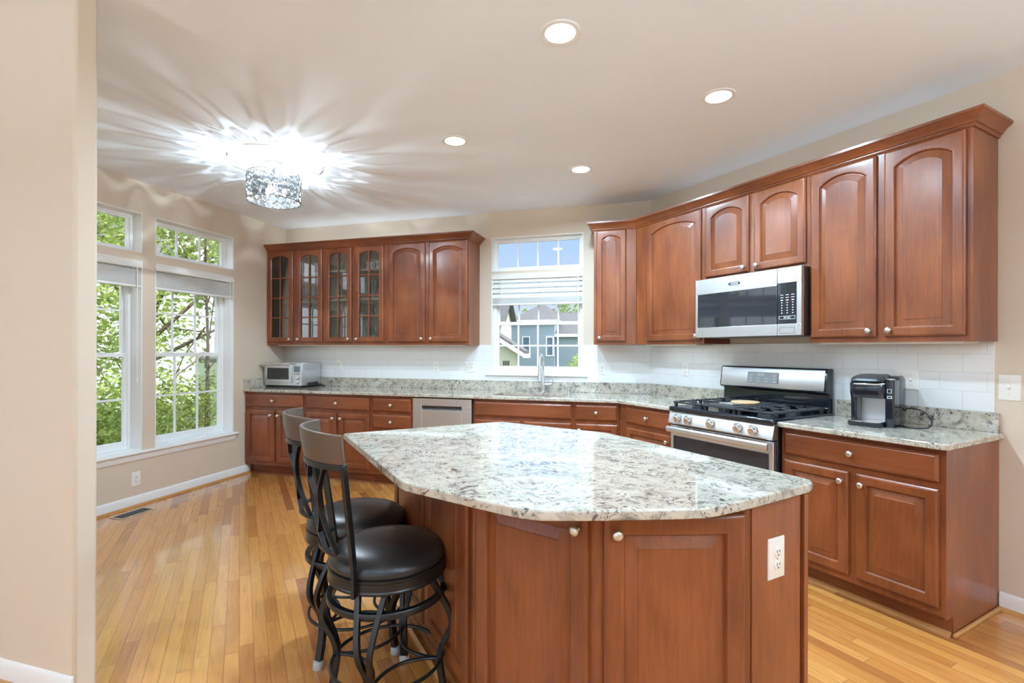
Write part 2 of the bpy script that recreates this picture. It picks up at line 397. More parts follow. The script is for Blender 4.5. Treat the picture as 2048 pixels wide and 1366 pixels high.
# ------------------------------------------------------------------ windows. local frame: x along the wall, y outward, z up; origin on the room face of the wall
def frame_ring(mb, x0, x1, z0, z1, wd, y0, y1, wb_=None, wt=None):
    wb_ = wd if wb_ is None else wb_; wt = wd if wt is None else wt
    mb.box(x0, x0+wd, y0, y1, z0, z1); mb.box(x1-wd, x1, y0, y1, z0, z1)
    mb.box(x0+wd, x1-wd, y0, y1, z0, z0+wb_); mb.box(x0+wd, x1-wd, y0, y1, z1-wt, z1)
def window(n, loc, rz, x0, x1, z0, z1, cols, rows, hung, rec, flip=False):
    root = empty('window_%d' % n, loc, rz); struct(root)
    if flip: root.scale = (1, -1, 1)
    jb = MB(); frame_ring(jb, x0, x1, z0, z1, .010, .002, rec+.02); jb.build('jamb', M['trim'], root, smooth=False)
    f = MB(); frame_ring(f, x0+.010, x1-.010, z0+.010, z1-.010, .026, rec-.025, rec+.03)
    if hung:
        frame_ring(f, x0+.036, x1-.036, z0+.036, z1-.036, .006, rec-.012, rec+.03)
    f.build('window_frame', M['vinyl'], root, bevel=.002)
    a0, a1 = x0+.032, x1-.032; b0, b1 = z0+.030, z1-.030
    def sash(nm, c0, c1, y, wst, wbot, wtop):
        s_ = MB(); frame_ring(s_, a0, a1, c0, c1, wst, y-.014, y+.014, wbot, wtop); so = s_.build(nm, M['vinyl'], root, bevel=.003)
        g0, g1, h0, h1 = a0+wst, a1-wst, c0+wbot, c1-wtop
        mu = MB()
        for i in range(1, cols):
            xx = g0+(g1-g0)*i/cols; mu.box(xx-.0085, xx+.0085, y-.008, y+.004, h0, h1)
        for j in range(1, rows):
            zz = h0+(h1-h0)*j/rows; mu.box(g0, g1, y-.0075, y+.0035, zz-.0085, zz+.0085)
        if cols*rows > 1: mu.build('muntins', M['vinyl'], so, smooth=False)
        MB().box(g0-.004, g1+.004, y+.001, y+.004, h0-.004, h1+.004).build('pane', M['glass'], so, smooth=False)
        return so
    if hung:
        zm = (z0+z1)/2+.004
        lo = sash('lower_sash', b0, zm+.016, rec-.004, .030, .048, .034)
        up = sash('upper_sash', zm-.016, b1, rec+.026, .030, .034, .034)
        for xx in (a0+(a1-a0)*.28, a0+(a1-a0)*.74):
            lk = MB().box(xx-.03, xx+.03, rec-.024, rec+.002, zm+.016, zm+.020); lk.lathe([(.012, .020), (.012, .030), (.004, .033)], 12, c=(xx, rec-.012, zm)); lk.build('sash_lock', M['vinyl'], lo)
    else: sash('fixed_sash', b0, b1, rec, .020, .020, .020)
    return root
LF = ((XL, 0, 0), 90); BF = ((0, YB, 0), 0)
window(1, *LF, *WIN_A, LZ0, LZ1, 3, 2, True, .150)
window(2, *LF, *WIN_B, LZ0, LZ1, 3, 2, True, .150)
window(3, *LF, *WIN_A, TZ0, TZ1, 3, 1, False, .125)
window(4, *LF, *WIN_B, TZ0, TZ1, 3, 1, False, .125)
window(5, *BF, *BW, *BZ, 4, 2, True, .090)
window(6, *BF, *BW, *BT, 4, 1, False, .080)
nn = 7
for h in famh: window(nn, *LF, *h, 3, 2, True, .12); nn += 1
for h in rearh: window(nn, (0, -4.2, 0), 0, *h, 4, 3, True, .12, flip=True); nn += 1

def portal(loc, rz, x0, x1, z0, z1, out=.19, flip=False):
    l = bpy.data.lights.new('daylight_portal', 'AREA'); l.shape = 'RECTANGLE'; l.size = x1-x0; l.size_y = z1-z0; l.cycles.is_portal = True
    o = bpy.data.objects.new('daylight_portal', l); COL.objects.link(o)
    m_ = Matrix.Translation(loc) @ Matrix.Rotation(radians(rz), 4, 'Z') @ Matrix.Translation(((x0+x1)/2, -out if flip else out, (z0+z1)/2)) @ Matrix.Rotation(radians(90 if flip else -90), 4, 'X')
    o.matrix_world = m_
for h in lefth+famh: portal(*LF, *h)
portal(*BF, *BW, *BZ); portal(*BF, *BW, *BT)
for h in rearh: portal((0, -4.2, 0), 0, *h, flip=True)

# sills (stool + apron)
def sill(name, loc, rz, x0, x1, z, horn, dep, apz):
    nose = [(dep, z-.022), (-.026, z-.022), (-.032, z-.018), (-.034, z-.011), (-.032, z-.004), (-.026, z), (dep, z)]
    o = MB().prismx(nose, x0, x1).build(name, M['trim'], ang=50); o.location = loc; o.rotation_euler = (0,0,radians(rz)); struct(o)
    MB().prismx([(0, apz), (-.008, apz), (-.014, apz+.012), (-.014, z-.022), (0, z-.022)], x0+horn, x1-horn).build('apron', M['trim'], o)
    return o
sill('trim_1', *LF, 2.31, 4.196, LZ0, .028, .0, .389)
sill('trim_2', *BF, -1.705, -.637, BZ[0], .02, .0, 1.030)
# the wide stool continues into each opening
for (a, b) in (WIN_A, WIN_B):
    pass

# blinds, drawn up
def blind(label, loc, rz, x0, x1, ztop, zval, zslat_end, zbot, wand, group=None, open_slats=0):
    r = empty('window_blind', loc, rz); tag(r, label, 'window blind', group)
    v = MB().prismx([(.006, zval), (-.004, zval+.003), (-.006, zval+.012), (-.002, zval+.03), (-.002, ztop-.022), (-.006, ztop-.012), (-.006, ztop-.004), (.006, ztop)], x0+.001, x1-.001)
    v.build('valance', M['blind'], r)
    MB().box(x0+.004, x1-.004, .010, .055, zval+.01, ztop-.003).build('headrail', M['blind'], r, bevel=.002)
    sl = MB()
    if open_slats:
        for i in range(open_slats):
            zz = zval-.012-(zval-.012-zslat_end)*i/max(1, open_slats-.5)
            sl.add([(x0+.005, .006, zz-.024), (x1-.005, .006, zz-.024), (x1-.005, .030, zz+.022), (x0+.005, .030, zz+.022),
                    (x0+.005, .003, zz-.022), (x1-.005, .003, zz-.022), (x1-.005, .027, zz+.025), (x0+.005, .027, zz+.025)],
                   [(0,3,2,1),(4,5,6,7),(0,1,5,4),(1,2,6,5),(2,3,7,6),(3,0,4,7)])
    z = zslat_end; i = 0
    while z > zbot+.018:
        yy = .004+.003*((i*37) % 3)/2; dz = .0045*((i*13) % 2)/2
        sl.box(x0+.005+.002*(i % 2), x1-.005-.002*(i % 2), yy, yy+.046, z-.0035, z); z -= .0062 ; i += 1
    sl.build('slats', M['blind'], r, smooth=False)
    MB().box(x0+.004, x1-.004, .003, .052, zbot, zbot+.017).build('bottom_rail', M['blind'], r, bevel=.003)
    W = x1-x0
    for q in (.10, .5, .90):
        MB().box(x0+W*q-.0012, x0+W*q+.0012, -.0001, .0011, zbot, zval+.01).build('ladder_cord', M['blind'], r, smooth=False)
    wz = wand
    wd = MB().tube([(x1-.05, -.004, zval+.02), (x1-.05, -.006, wz)], .0042, 8); wd.lathe([(.004, 0), (.007, .004), (.007, .03), (.004, .036)], 10, c=(x1-.05, -.006, wz-.03))
    wd.build('tilt_wand', M['plastic'], r)
    return r
blind('white blind pulled up at the tall left-wall window nearer the corner cabinets', *LF, WIN_A[0], WIN_A[1], LZ1, 2.028, 2.015, 1.865, 1.09)
blind('white blind pulled up at the tall left-wall window nearer the wall end', *LF, WIN_B[0], WIN_B[1], LZ1, 2.028, 2.015, 1.865, 1.08)
blind('white slatted blind half lowered over the sink window', *BF, BW[0], BW[1], BZ[1], 2.070, 1.872, 1.800, 1.40, open_slats=4)

# ------------------------------------------------------------------ outside
M['grass'] = mat('lawn_green', (.09,.13,.045), .9)
m = mat('tree_bark', (.13,.09,.06), .9); M['bark'] = m
def leafmat(name, c1, c2):
    m = bpy.data.materials.new(name); m.use_nodes = True; k = NT(m); t = m.node_tree
    g = k.n('NewGeometry'); nz = k.noise(k.coord((1,1,1)), 3.0, 3, .6); wn = k.n('TexWhiteNoise', _noise_dimensions='3D')
    vm = k.n('VectorMath', _operation='SNAP'); k.l(g.outputs['Position'], vm.inputs[0]); vm.inputs[1].default_value = (.12,.12,.12); k.l(vm.outputs[0], wn.inputs['Vector'])
    f = k.math('ADD', k.math('MULTIPLY', nz, .6), k.math('MULTIPLY', wn.outputs['Value'], .4))
    c = k.ramp(f, [(.3, c1), (.65, c2)]); k.col(c); k.b.inputs['Roughness'].default_value = .45
    tr = k.n('BsdfTranslucent'); k.l(c, tr.inputs[0]); mx = k.n('MixShader'); mx.inputs[0].default_value = .45
    out = [n for n in t.nodes if n.type == 'OUTPUT_MATERIAL'][0]
    k.l(k.b.outputs[0], mx.inputs[1]); k.l(tr.outputs[0], mx.inputs[2]); k.l(mx.outputs[0], out.inputs[0]); return m
M['leaf'] = leafmat('sunlit_leaves', (.19,.27,.065), (.56,.66,.19)); M['leaf2'] = leafmat('distant_leaves', (.20,.28,.10), (.50,.60,.26))
def siding(name, c):
    m = mat(name, c, .6); k = NT(m)
    tc = k.n('TexCoord'); sx = k.n('SeparateXYZ'); k.l(tc.outputs['Object'], sx.inputs[0])
    f = k.math('FRACT', k.math('DIVIDE', sx.outputs[2], .16)); k.bump(f, .8, .03); return m
M['blueside'] = siding('blue_lap_siding', (.36,.44,.53)); M['creamside'] = siding('cream_lap_siding', (.74,.70,.61)); M['whiteside'] = siding('white_lap_siding', (.75,.76,.76))
m = mat('grey_roof_shingles', (.25,.25,.26), .9); k = NT(m); k.col(k.ramp(k.noise(k.coord((2,2,8)), 3, 4, .7), [(.3, (.085,.085,.09)), (.7, (.17,.165,.165))])); M['roof'] = m
o = MB().box(-60, 40, 5.4, 80, -.8, -.6); o.box(-60, -4.8, -60, 5.4, -.8, -.6); o.box(-4.8, 40, -60, -4.9, -.8, -.6); struct(o.build('ground', M['grass'], smooth=False))
struct(MB().box(-12, 12, -14, -4.41, -.6, -.12).build('bounce_patio', mat('pale_bounce_concrete', (.62,.61,.58), .8), smooth=False))  # unseen pale patio added to bounce sunlight up to the ceiling

def leafcloud(mb, blobs, n, size, rnd):
    vol = [b[3]*b[4]*b[5] for b in blobs]; tot = sum(v**.67 for v in vol)
    for b, vv in zip(blobs, vol):
        for _ in range(int(n*vv**.67/tot)):
            while True:
                d = Vector((rnd.uniform(-1,1), rnd.uniform(-1,1), rnd.uniform(-1,1)))
                if .05 < d.length < 1: break
            d = d.normalized()*(rnd.random()**.45)
            c = Vector((b[0]+d.x*b[3], b[1]+d.y*b[4], b[2]+d.z*b[5]))
            s = size*rnd.uniform(.6, 1.25)
            R = Euler((rnd.uniform(-1.2,1.2), rnd.uniform(-1.2,1.2), rnd.uniform(0,6.28))).to_matrix()
            pts = [R @ Vector(p)*s+c for p in ((0,-.5,0), (.26,0,.05), (0,.55,0), (-.26,0,.05))]
            mb.add(pts, [(0,1,2,3)])
def tree(label, x, y, blobs, n, size, trunk, seed, leafm, name='leafy_tree', cat='tree', group=None, g0=-.6):
    rnd = random.Random(seed); r = empty(name, (x, y, g0)); tag(r, label, cat, group)
    mb = MB(); h, rad = trunk
    mb.tube([(0,0,0), (.04,.02,h*.4), (-.03,.03,h*.75), (.02,0,h)], [rad, rad*.8, rad*.6, rad*.3], 8)
    for b in blobs[:10]:
        s = h*rnd.uniform(.3,.7); mb.tube([(0,0,s), ((b[0])*.5, b[1]*.5, (s+b[2])*.55), (b[0], b[1], b[2])], [rad*.45, rad*.28, rad*.1], 6)
    mb.build('trunk', M['bark'], r)
    lb = MB(); leafcloud(lb, blobs, n, size, rnd); lb.build('foliage', leafm, r, smooth=False)
    return r
def blobset(seed, n, rx, ry, z0, z1, s0, s1):
    rnd = random.Random(seed); return [(rnd.uniform(-rx,rx), rnd.uniform(-ry,ry), rnd.uniform(z0,z1), *(rnd.uniform(s0,s1) for _ in range(3))) for _ in range(n)]
tree('bright green leafy tree filling the window nearer the corner cabinets', -7.0, 6.3, blobset(1, 16, 1.0, 1.7, .9, 5.6, .45, .85), 17000, .082, (4.6, .028), 1, M['leaf'])
tree('airy tree with thin branches outside the window nearer the wall end', -7.2, 3.6, blobset(2, 14, .9, 1.2, .9, 5.2, .35, .75), 8500, .078, (4.4, .045), 2, M['leaf'])
tree('taller green tree standing behind the two trees at the left windows', -10.0, 7.6, blobset(3, 18, 2.4, 3.6, 1.2, 5.6, .8, 1.5), 8000, .16, (5.0, .10), 3, M['leaf'])
tree('round green shrub below the window nearer the corner cabinets', -6.0, 5.2, blobset(4, 8, .55, 1.4, .3, 1.35, .35, .55), 4200, .068, (.9, .03), 4, M['leaf'], 'garden_shrub', 'shrub')
tree('round green shrub outside the window nearer the wall end', -6.1, 3.3, blobset(5, 7, .5, .8, .3, 1.3, .3, .5), 2600, .068, (.9, .03), 5, M['leaf'], 'garden_shrub', 'shrub')
tree('small green bush in the lower right pane of the sink window', -1.66, 12.0, blobset(6, 12, .34, .4, .6, 1.62, .28, .40), 3400, .065, (1.0, .03), 6, M['leaf'], 'garden_bush', 'bush')
tree('distant green tree behind the roof of the blue house', -8.6, 44, blobset(7, 12, 5.0, 2, 3.0, 5.6, 1.0, 1.8), 1500, .5, (5.0, .2), 7, M['leaf2'])

def house(label, name, sd, x0, x1, y0, y1, zt, ridge, axis, over=.35, zb=-.6, hip=False):
    r = empty(name, ((x0+x1)/2, y0, zb)); tag(r, label, 'house'); ox, oy, oz = (x0+x1)/2, y0, zb
    a0, a1, b1, t, rg = x0-ox, x1-ox, y1-oy, zt-oz, ridge-oz
    mb = MB().box(a0, a1, 0, b1, 0, t)
    if axis == 'x' and not hip: mb.prismx([(0, t), (b1, t), (b1/2, rg)], a0+.001, a1-.001)
    if axis == 'y' and not hip: mb.prismy([(a0, t), (a1, t), (0, rg)], .001, b1-.001)
    mb.build('wall', sd, r, smooth=False)
    rf = MB(); fs = MB()
    if hip:
        e = over
        rf.add([(a0-e,-e,t), (a1+e,-e,t), (a1+e,b1+e,t), (a0-e,b1+e,t), (0,b1*.45,rg), (0,b1*.55,rg)], [(0,1,4), (1,2,5,4), (2,3,5), (3,0,4,5), (3,2,1,0)])
        fs.box(a0-e, a1+e, -e-.05, -e, t-.16, t+.06)
    elif axis == 'y':
        sl = (rg-t)/(a1); e = over
        for sg in (-1, 1):
            rf.prismy([(0, rg+.02), (sg*(abs(a1)+e), t-sl*e+.02), (sg*(abs(a1)+e), t-sl*e+.14), (0, rg+.16)][::sg], -.4, b1+.1)
            fs.prismy([(0, rg-.14), (sg*(abs(a1)+e), t-sl*e-.14), (sg*(abs(a1)+e), t-sl*e+.04), (0, rg+.04)][::sg], -.46, -.40)
            fs.box(min(sg*(a1+e), sg*(a1+e-.06)), max(sg*(a1+e), sg*(a1+e-.06)), -.4, b1+.4, t-sl*e-.16, t-sl*e+.03)
    else:
        sl = (rg-t)/(b1/2); e = over; mb2 = 0
        rf.prismx([(-e, t-sl*e), (b1/2, rg), (b1+e, t-sl*e), (b1+e, t-sl*e+.14), (b1/2, rg+.14), (-e, t-sl*e+.14)], a0-.3, a1+.3)
        fs.box(a0-.3, a1+.3, -e-.05, -e, t-sl*e-.1, t-sl*e+.1)
    rf.build('roof', M['roof'], r, smooth=False); fs.build('fascia', M['trim'], r, smooth=False)
    return r, ox, oy, oz
def hwin(r, ox, oy, oz, x0, x1, z0, z1):
    mb = MB(); frame_ring(mb, x0-ox-.07, x1-ox+.07, z0-oz-.07, z1-oz+.07, .07, -.05, .02); f = mb.build('window', M['trim'], r, smooth=False)
    MB().box(x0-ox, x1-ox, -.02, .01, z0-oz, z1-oz).build('pane', mat('dark_house_glass', (.12,.18,.25), .1), f, smooth=False)
h = house('blue clapboard house with a hipped grey roof across the yard', 'blue_house', M['blueside'], -8.75, -5.95, 30, 36.5, 3.12, 4.5, 'x', hip=True, over=.2)
hwin(*h, -7.93, -7.55, .99, 2.10); hwin(*h, -6.41, -6.06, 1.0, 2.08)
house('lower blue wing under a long grey roof beside the blue house', 'blue_house_wing', M['blueside'], -5.94, 1.0, 30.4, 37, 2.35, 3.75, 'x', over=.3)
h = house('cream neighbouring gable with slot vents in its wall', 'cream_house', M['creamside'], -11.6, -5.57, 20, 20.3, 1.40, 3.22, 'y', over=.42)
vb = MB()
for i in range(4): vb.box(-6.17+i*.075-h[1], -6.13+i*.075-h[1], -.02, .01, .66-h[3], .86-h[3])
vb.build('vent_slots', M['slot'], h[0], smooth=False)
house('pale house with a grey roof behind the cream gable', 'pale_house', M['creamside'], -14.0, -7.55, 24, 26, 2.78, 4.0, 'x', over=.1)
house('white sided house glimpsed through leaves of the left windows', 'white_house', M['whiteside'], -22, -16, 2, 14, 4.2, 6.6, 'y')
# ------------------------------------------------------------------ cabinet pieces (local frame: x along the wall, -y into the room, z up)
def ring(x0, x1, z0, z1, y, arch=0.0, N=12):
    pts = [(x0, y, z0), (x1, y, z0)]
    for i in range(N+1):
        t = 1-2*i/N; zz = z1-arch+arch*(sqrt(max(0, 1-(t*.66)**2))-.75127)/.24873
        pts.append(((x0+x1)/2+(x1-x0)/2*t, y, zz))
    return pts
def knob(parent, x, z, yf):
    o = MB().lathe([(.0085, 0), (.0085, -.002), (.0055, -.005), (.005, -.013), (.008, -.016), (.0150, -.0195), (.0160, -.0235), (.0135, -.028), (.006, -.0305)], 20, 'y', (x, yf, z)).build('knob', M['nickel'], parent, ang=50)
    return o
RAIL = .054
def door(parent, x0, x1, z0, z1, yf, arch=0.0, kn=None, glass=False, name='door', rail=RAIL):
    T = .020; q = [(0, 0), (0, -.012), (.004, -.0165), (.009, -.019), (.014, -T)]
    R = [ring(x0+d, x1-d, z0+d, z1-d, yf+y) for d, y in q]
    mb = MB()
    if glass:
        a = rail; A = arch
        R += [ring(x0+a-.006, x1-a+.006, z0+a-.006, z1-a+.006, yf-T, A), ring(x0+a, x1-a, z0+a, z1-a, yf-T+.005, A), ring(x0+a, x1-a, z0+a, z1-a, yf-.002, A)]
        mb.loft(R, False, False)
        o = mb.build(name, M['cherry'], parent, ang=28, wn=True)
        g0, g1, h0, h1 = x0+a, x1-a, z0+a, z1-a
        mu = MB(); xm = (g0+g1)/2; mu.box(xm-.007, xm+.007, yf-.016, yf-.004, h0, h1)
        for j in (1, 2, 3):
            zz = h0+(h1-h0-.03)*j/4; mu.box(g0-.002, g1+.002, yf-.0155, yf-.0045, zz-.006, zz+.006)
        mu.build('muntins', M['cherry'], o, bevel=.0015)
        MB().loft([ring(g0-.003, g1+.003, h0-.003, h1+.003, yf-.003, A), ring(g0-.003, g1+.003, h0-.003, h1+.003, yf-.001, A)]).build('glass', M['cabglass'], o, smooth=False)
    else:
        a = rail; A = arch
        for d, y in ((a-.010, -T), (a-.005, -T+.0018), (a-.001, -T+.008), (a+.001, -T+.0125), (a+.003, -T+.0125), (a+.036, -T+.0025), (a+.0375, -T+.0005)):
            R.append(ring(x0+d, x1-d, z0+d, z1-d, yf+y, A*(x1-x0-2*d)/(x1-x0-2*a)))
        mb.loft(R, True, True); o = mb.build(name, M['cherry'], parent, ang=25, wn=True)
    if kn: knob(o, kn[0], kn[1], yf-T)
    return o
def drawer(parent, x0, x1, z0, z1, yf, kn=True):
    q = [(0, 0), (0, -.011), (.004, -.0145), (.012, -.0185), (.014, -.020)]
    o = MB().loft([[(x0+d, yf+y, z0+d), (x1-d, yf+y, z0+d), (x1-d, yf+y, z1-d), (x0+d, yf+y, z1-d)] for d, y in q]).build('drawer', M['cherry_h'], parent, ang=25, wn=True)
    if kn: knob(o, (x0+x1)/2, (z0+z1)/2, yf-.020)
    return o
def place(fr, x):
    return ((x, YB, 0), 0) if fr == 'B' else (tuple(dg(x, 0)), -45)
BD = .61; UD = .305; ZD0, ZD1 = .145, .692; ZR0, ZR1 = .728, .858
def base(fr, x0, x1, label, doors=(), drawers=(), panel_r=False, group='cherry base cabinets'):
    """doors: (x0,x1,z0,z1,knob side), drawers: (x0,x1,z0,z1,knob)"""
    r = empty('base_cabinet', *place(fr, x0)); tag(r, label, 'cabinet', group); W = x1-x0
    b = MB().box(.001, W-.001, -BD, -.003, .105, ZUN-.001)
    b.build('cabinet_body', M['cherry'], r, smooth=False)
    tk = MB().box(.001, W-.001, -BD+.075, -BD+.10, 0, .105); tk.build('toe_kick', M['cherry_h'], r, smooth=False)
    MB().prismx([(-BD+.075, 0), (-BD+.058, 0), (-BD+.059, .008), (-BD+.064, .015), (-BD+.070, .018), (-BD+.075, .019)], .001, W-.001).build('shoe_moulding', M['oakshoe'] if fr == 'D' else M['cherry_h'], r)
    if panel_r:
        MB().prismx([(-BD, .105), (-BD+.004, .095), (-BD+.075, .095), (-BD+.075, 0), (-.003, 0), (-.003, ZUN-.001), (-BD, ZUN-.001)], W-.001, W+.005).build('end_panel', M['cherry'], r, smooth=False)
        MB().prism([(W+.005, -BD+.06), (W+.022, -BD+.06), (W+.022, -.003), (W+.005, -.003)], 0, .019).build('shoe_moulding', M['oakshoe'], r, bevel=.006)
    for d in doors:
        k = None if d[4] is None else ((d[1]-x0-.032 if d[4] == 'r' else d[0]-x0+.032), d[3]-.052)
        door(r, d[0]-x0, d[1]-x0, d[2], d[3], -BD, 0, k)
    for d in drawers: drawer(r, d[0]-x0, d[1]-x0, d[2], d[3], -BD, d[4] if len(d) > 4 else True)
    return r
base('B', XL+.004, -3.470, 'cherry base cabinet in the left corner, one drawer over two doors', [(-4.218, -3.850, ZD0, ZD1, 'r'), (-3.820, -3.492, ZD0, ZD1, 'l')], [(-4.218, -3.492, ZR0, ZR1)])
base('B', -3.470, -2.697, 'cherry base cabinet half hidden by the bar stool backs', [(-3.449, -3.091, ZD0, ZD1, 'r'), (-3.064, -2.714, ZD0, ZD1, 'l')], [(-3.449, -2.716, ZR0, ZR1)])
base('B', -2.697, -2.238, 'narrow cherry base cabinet of three drawers left of the dishwasher', [], [(-2.674, -2.257, ZR0, ZR1), (-2.674, -2.257, .562, .695), (-2.674, -2.257, ZD0, .535)])
base('B', -1.620, -.682, 'wide cherry sink base cabinet with a plain false drawer front', [(-1.602, -1.165, ZD0, ZD1, 'r'), (-1.137, -.700, ZD0, ZD1, 'l')], [(-1.602, -.700, ZR0, ZR1, False)])
base('B', -.682, XC-BD*T22-.001, 'narrow cherry base cabinet between the sink and the angled corner', [(-.662, -.305, ZD0, ZD1, 'l')], [(-.662, -.305, ZR0, ZR1)])
base('D', BD*T22+.001, .866, 'cherry base cabinet on the angled wall left of the range', [(.352, .842, ZD0, ZD1, 'r')], [(.352, .842, ZR0, ZR1)])
base('D', 1.698, 2.478, 'cherry base cabinet under the coffee maker, right of the range', [(1.718, 2.072, ZD0, ZD1, 'r'), (2.108, 2.459, ZD0, ZD1, 'l')], [(1.718, 2.459, ZR0, ZR1)], panel_r=True)

UZ0, UZ1, DZ0, DZ1 = 1.386, 2.462, 1.415, 2.436
def upper(fr, x0, x1, label, doors, z0=UZ0, dz0=DZ0, glass=False, shelves=(), arch=.045, group='cherry wall cabinets'):
    r = empty('wall_cabinet', *place(fr, x0)); tag(r, label, 'cabinet', group); W = x1-x0
    if glass:
        b = MB().box(0.001, .018, -UD+.018, -.003, z0, UZ1).box(W-.018, W-.001, -UD+.018, -.003, z0, UZ1).box(.018, W-.018, -.012, -.003, z0, UZ1).box(.018, W-.018, -UD+.018, -.012, z0, z0+.018).box(.018, W-.018, -UD+.018, -.012, UZ1-.018, UZ1)
        b.build('cabinet_body', M['maple'], r, smooth=False)
        f = MB(); frame_ring(f, .001, W-.001, z0, UZ1, .034, -UD, -UD+.018); f.box(W/2-.030, W/2+.030, -UD, -UD+.018, z0+.034, UZ1-.034); f.build('face_frame', M['cherry'], r, smooth=False)
        for z in shelves: MB().box(.019, W-.019, -UD+.03, -.013, z-.018, z).build('shelf', M['maple'], r, smooth=False)
        MB().box(.0, .0009, -UD, -.003, z0, UZ1).build('side_panel', M['cherry'], r, smooth=False)
    else:
        MB().box(.001, W-.001, -UD, -.003, z0, UZ1).build('cabinet_body', M['cherry'], r, smooth=False)
    for d in doors:
        k = (d[1]-x0-.030 if d[2] == 'r' else d[0]-x0+.030, dz0+.034)
        door(r, d[0]-x0, d[1]-x0, dz0, DZ1, -UD, arch, k, glass)
    return r
SH1 = (2.185, 1.872, 1.668); SH2 = (2.200, 1.885, 1.705)
upper('B', XL+.003, -3.473, 'glass-door wall cabinet in the left corner holding stacked plates', [(-4.213, -3.876, 'r'), (-3.824, -3.495, 'l')], glass=True, shelves=SH1, arch=.036)
upper('B', -3.473, -2.710, 'glass-door wall cabinet with tall glasses, next to the solid doors', [(-3.452, -3.125, 'r'), (-3.082, -2.738, 'l')], glass=True, shelves=SH2, arch=.036)
upper('B', -2.710, -1.778, 'two-door solid cherry wall cabinet left of the sink window', [(-2.680, -2.262, 'r'), (-2.217, -1.797, 'l')])
upper('B', -.545, XC-UD*T22-.001, 'narrow cherry wall cabinet right of the sink window', [(-.520, -.252, 'l')], arch=.03)
upper('D', UD*T22+.001, .876, 'cherry wall cabinet with one broad arched door left of the microwave', [(.273, .850, 'r')])
upper('D', .876, 1.686, 'short two-door cherry wall cabinet above the microwave', [(.898, 1.264, 'r'), (1.306, 1.664, 'l')], z0=1.868, dz0=1.892)
upper('D', 1.686, 2.478, 'tall two-door cherry wall cabinet at the right end of the angled wall', [(1.699, 2.060, 'r'), (2.100, 2.452, 'l')])

# crown mouldings: profile swept with mitred corners
CRP = [(0, 2.440), (.006, 2.440), (.008, 2.446), (.012, 2.450), (.012, 2.455), (.018, 2.457), (.022, 2.465), (.034, 2.482), (.048, 2.492), (.053, 2.497), (.057, 2.499), (.057, 2.513), (0, 2.513)]
def crown(name, pts, label):                     # pts walk with the room on the right-hand side
    P = [Vector((p[0], p[1])) for p in pts]; n = len(P); rings = []
    for i in range(n):
        d0 = (P[i]-P[i-1]).normalized() if i else (P[1]-P[0]).normalized(); d1 = (P[i+1]-P[i]).normalized() if i < n-1 else d0
        n0, n1 = Vector((d0.y, -d0.x)), Vector((d1.y, -d1.x)); m_ = (n0+n1).normalized(); k = 1/max(.3, m_.dot(n0))
        rings.append([(P[i].x+m_.x*o*k, P[i].y+m_.y*o*k, z) for o, z in CRP])
    o = MB().loft(rings).build(name, M['cherry_h'], ang=30); tag(o, label, 'moulding', 'crown mouldings on the wall cabinets'); return o
crown('crown_moulding', [(XL+.002, YB-UD), (-1.778, YB-UD), (-1.778, YB-.002)], 'cherry crown moulding along the glass-door cabinets on the back wall')
a_ = dg(2.478, UD); b_ = dg(2.478, .002)
crown('crown_moulding', [(-.545, YB-.002), (-.545, YB-UD), (XC-UD*T22, YB-UD), (a_.x, a_.y), (b_.x, b_.y)], 'cherry crown moulding running over the microwave along the angled wall')

# ------------------------------------------------------------------ worktops
def inset(pts, d):
    n = len(pts); out = []
    for i in range(n):
        a, b, c = Vector(pts[i-1][:2]), Vector(pts[i][:2]), Vector(pts[(i+1) % n][:2])
        d0, d1 = (b-a).normalized(), (c-b).normalized(); n0, n1 = Vector((-d0.y, d0.x)), Vector((-d1.y, d1.x)); m_ = (n0+n1)
        if m_.length < 1e-6: m_ = n0
        m_.normalize(); k = min(2.0, 1/max(.35, m_.dot(n0))); out.append((b.x+m_.x*d*k, b.y+m_.y*d*k))
    return out
def slab(name, pts, z0, z1, mt, hole=None, parent=None):
    prof = [(.005, z0), (.0015, z0+.0015), (0, z0+.005), (0, z1-.007), (.0015, z1-.003), (.005, z1)]
    mb = MB(); n = len(pts); mb.loft([[(x, y, z) for x, y in inset(pts, d)] for d, z in prof], False, False)
    if hole: mb.loft([[(x, y, z) for x, y in hole] for z in (z1, z0)], False, False)
    me = bpy.data.meshes.new(name); me.from_pydata(mb.v, [], mb.f); bm = bmesh.new(); bm.from_mesh(me); bm.verts.ensure_lookup_table(); bm.edges.ensure_lookup_table()
    for zz, off in ((z1, n*5), (z0, 0)):
        idx = set(range(off, off+n))
        if hole: h = len(hole); base_ = n*6+(0 if zz == z1 else h); idx |= set(range(base_, base_+h))
        es = [e for e in bm.edges if e.verts[0].index in idx and e.verts[1].index in idx]
        if hole: bmesh.ops.triangle_fill(bm, edges=es, use_beauty=True, use_dissolve=False)
        else: bmesh.ops.contextual_create(bm, geom=es)
    bmesh.ops.recalc_face_normals(bm, faces=bm.faces); bm.to_mesh(me); bm.free()
    me.materials.append(mt); me.polygons.foreach_set('use_smooth', [True]*len(me.polygons)); me.set_sharp_from_angle(angle=radians(50))
    o = bpy.data.objects.new(name, me); COL.objects.link(o); weighted(o)
    if parent: o.parent = parent
    return o
def rounded(pts, radii, seg=5):
    out = []; n = len(pts)
    for i in range(n):
        b = Vector(pts[i]); r = radii[i] if isinstance(radii, (list, tuple)) else radii
        if r <= 0: out.append((b.x, b.y)); continue
        a, c = Vector(pts[i-1]), Vector(pts[(i+1) % n]); p, q = b+(a-b).normalized()*r, b+(c-b).normalized()*r
        for k in range(seg+1):
            t = k/seg; v = p*(1-t)**2+b*2*t*(1-t)+q*t*t; out.append((v.x, v.y))
    return out
CD = .645
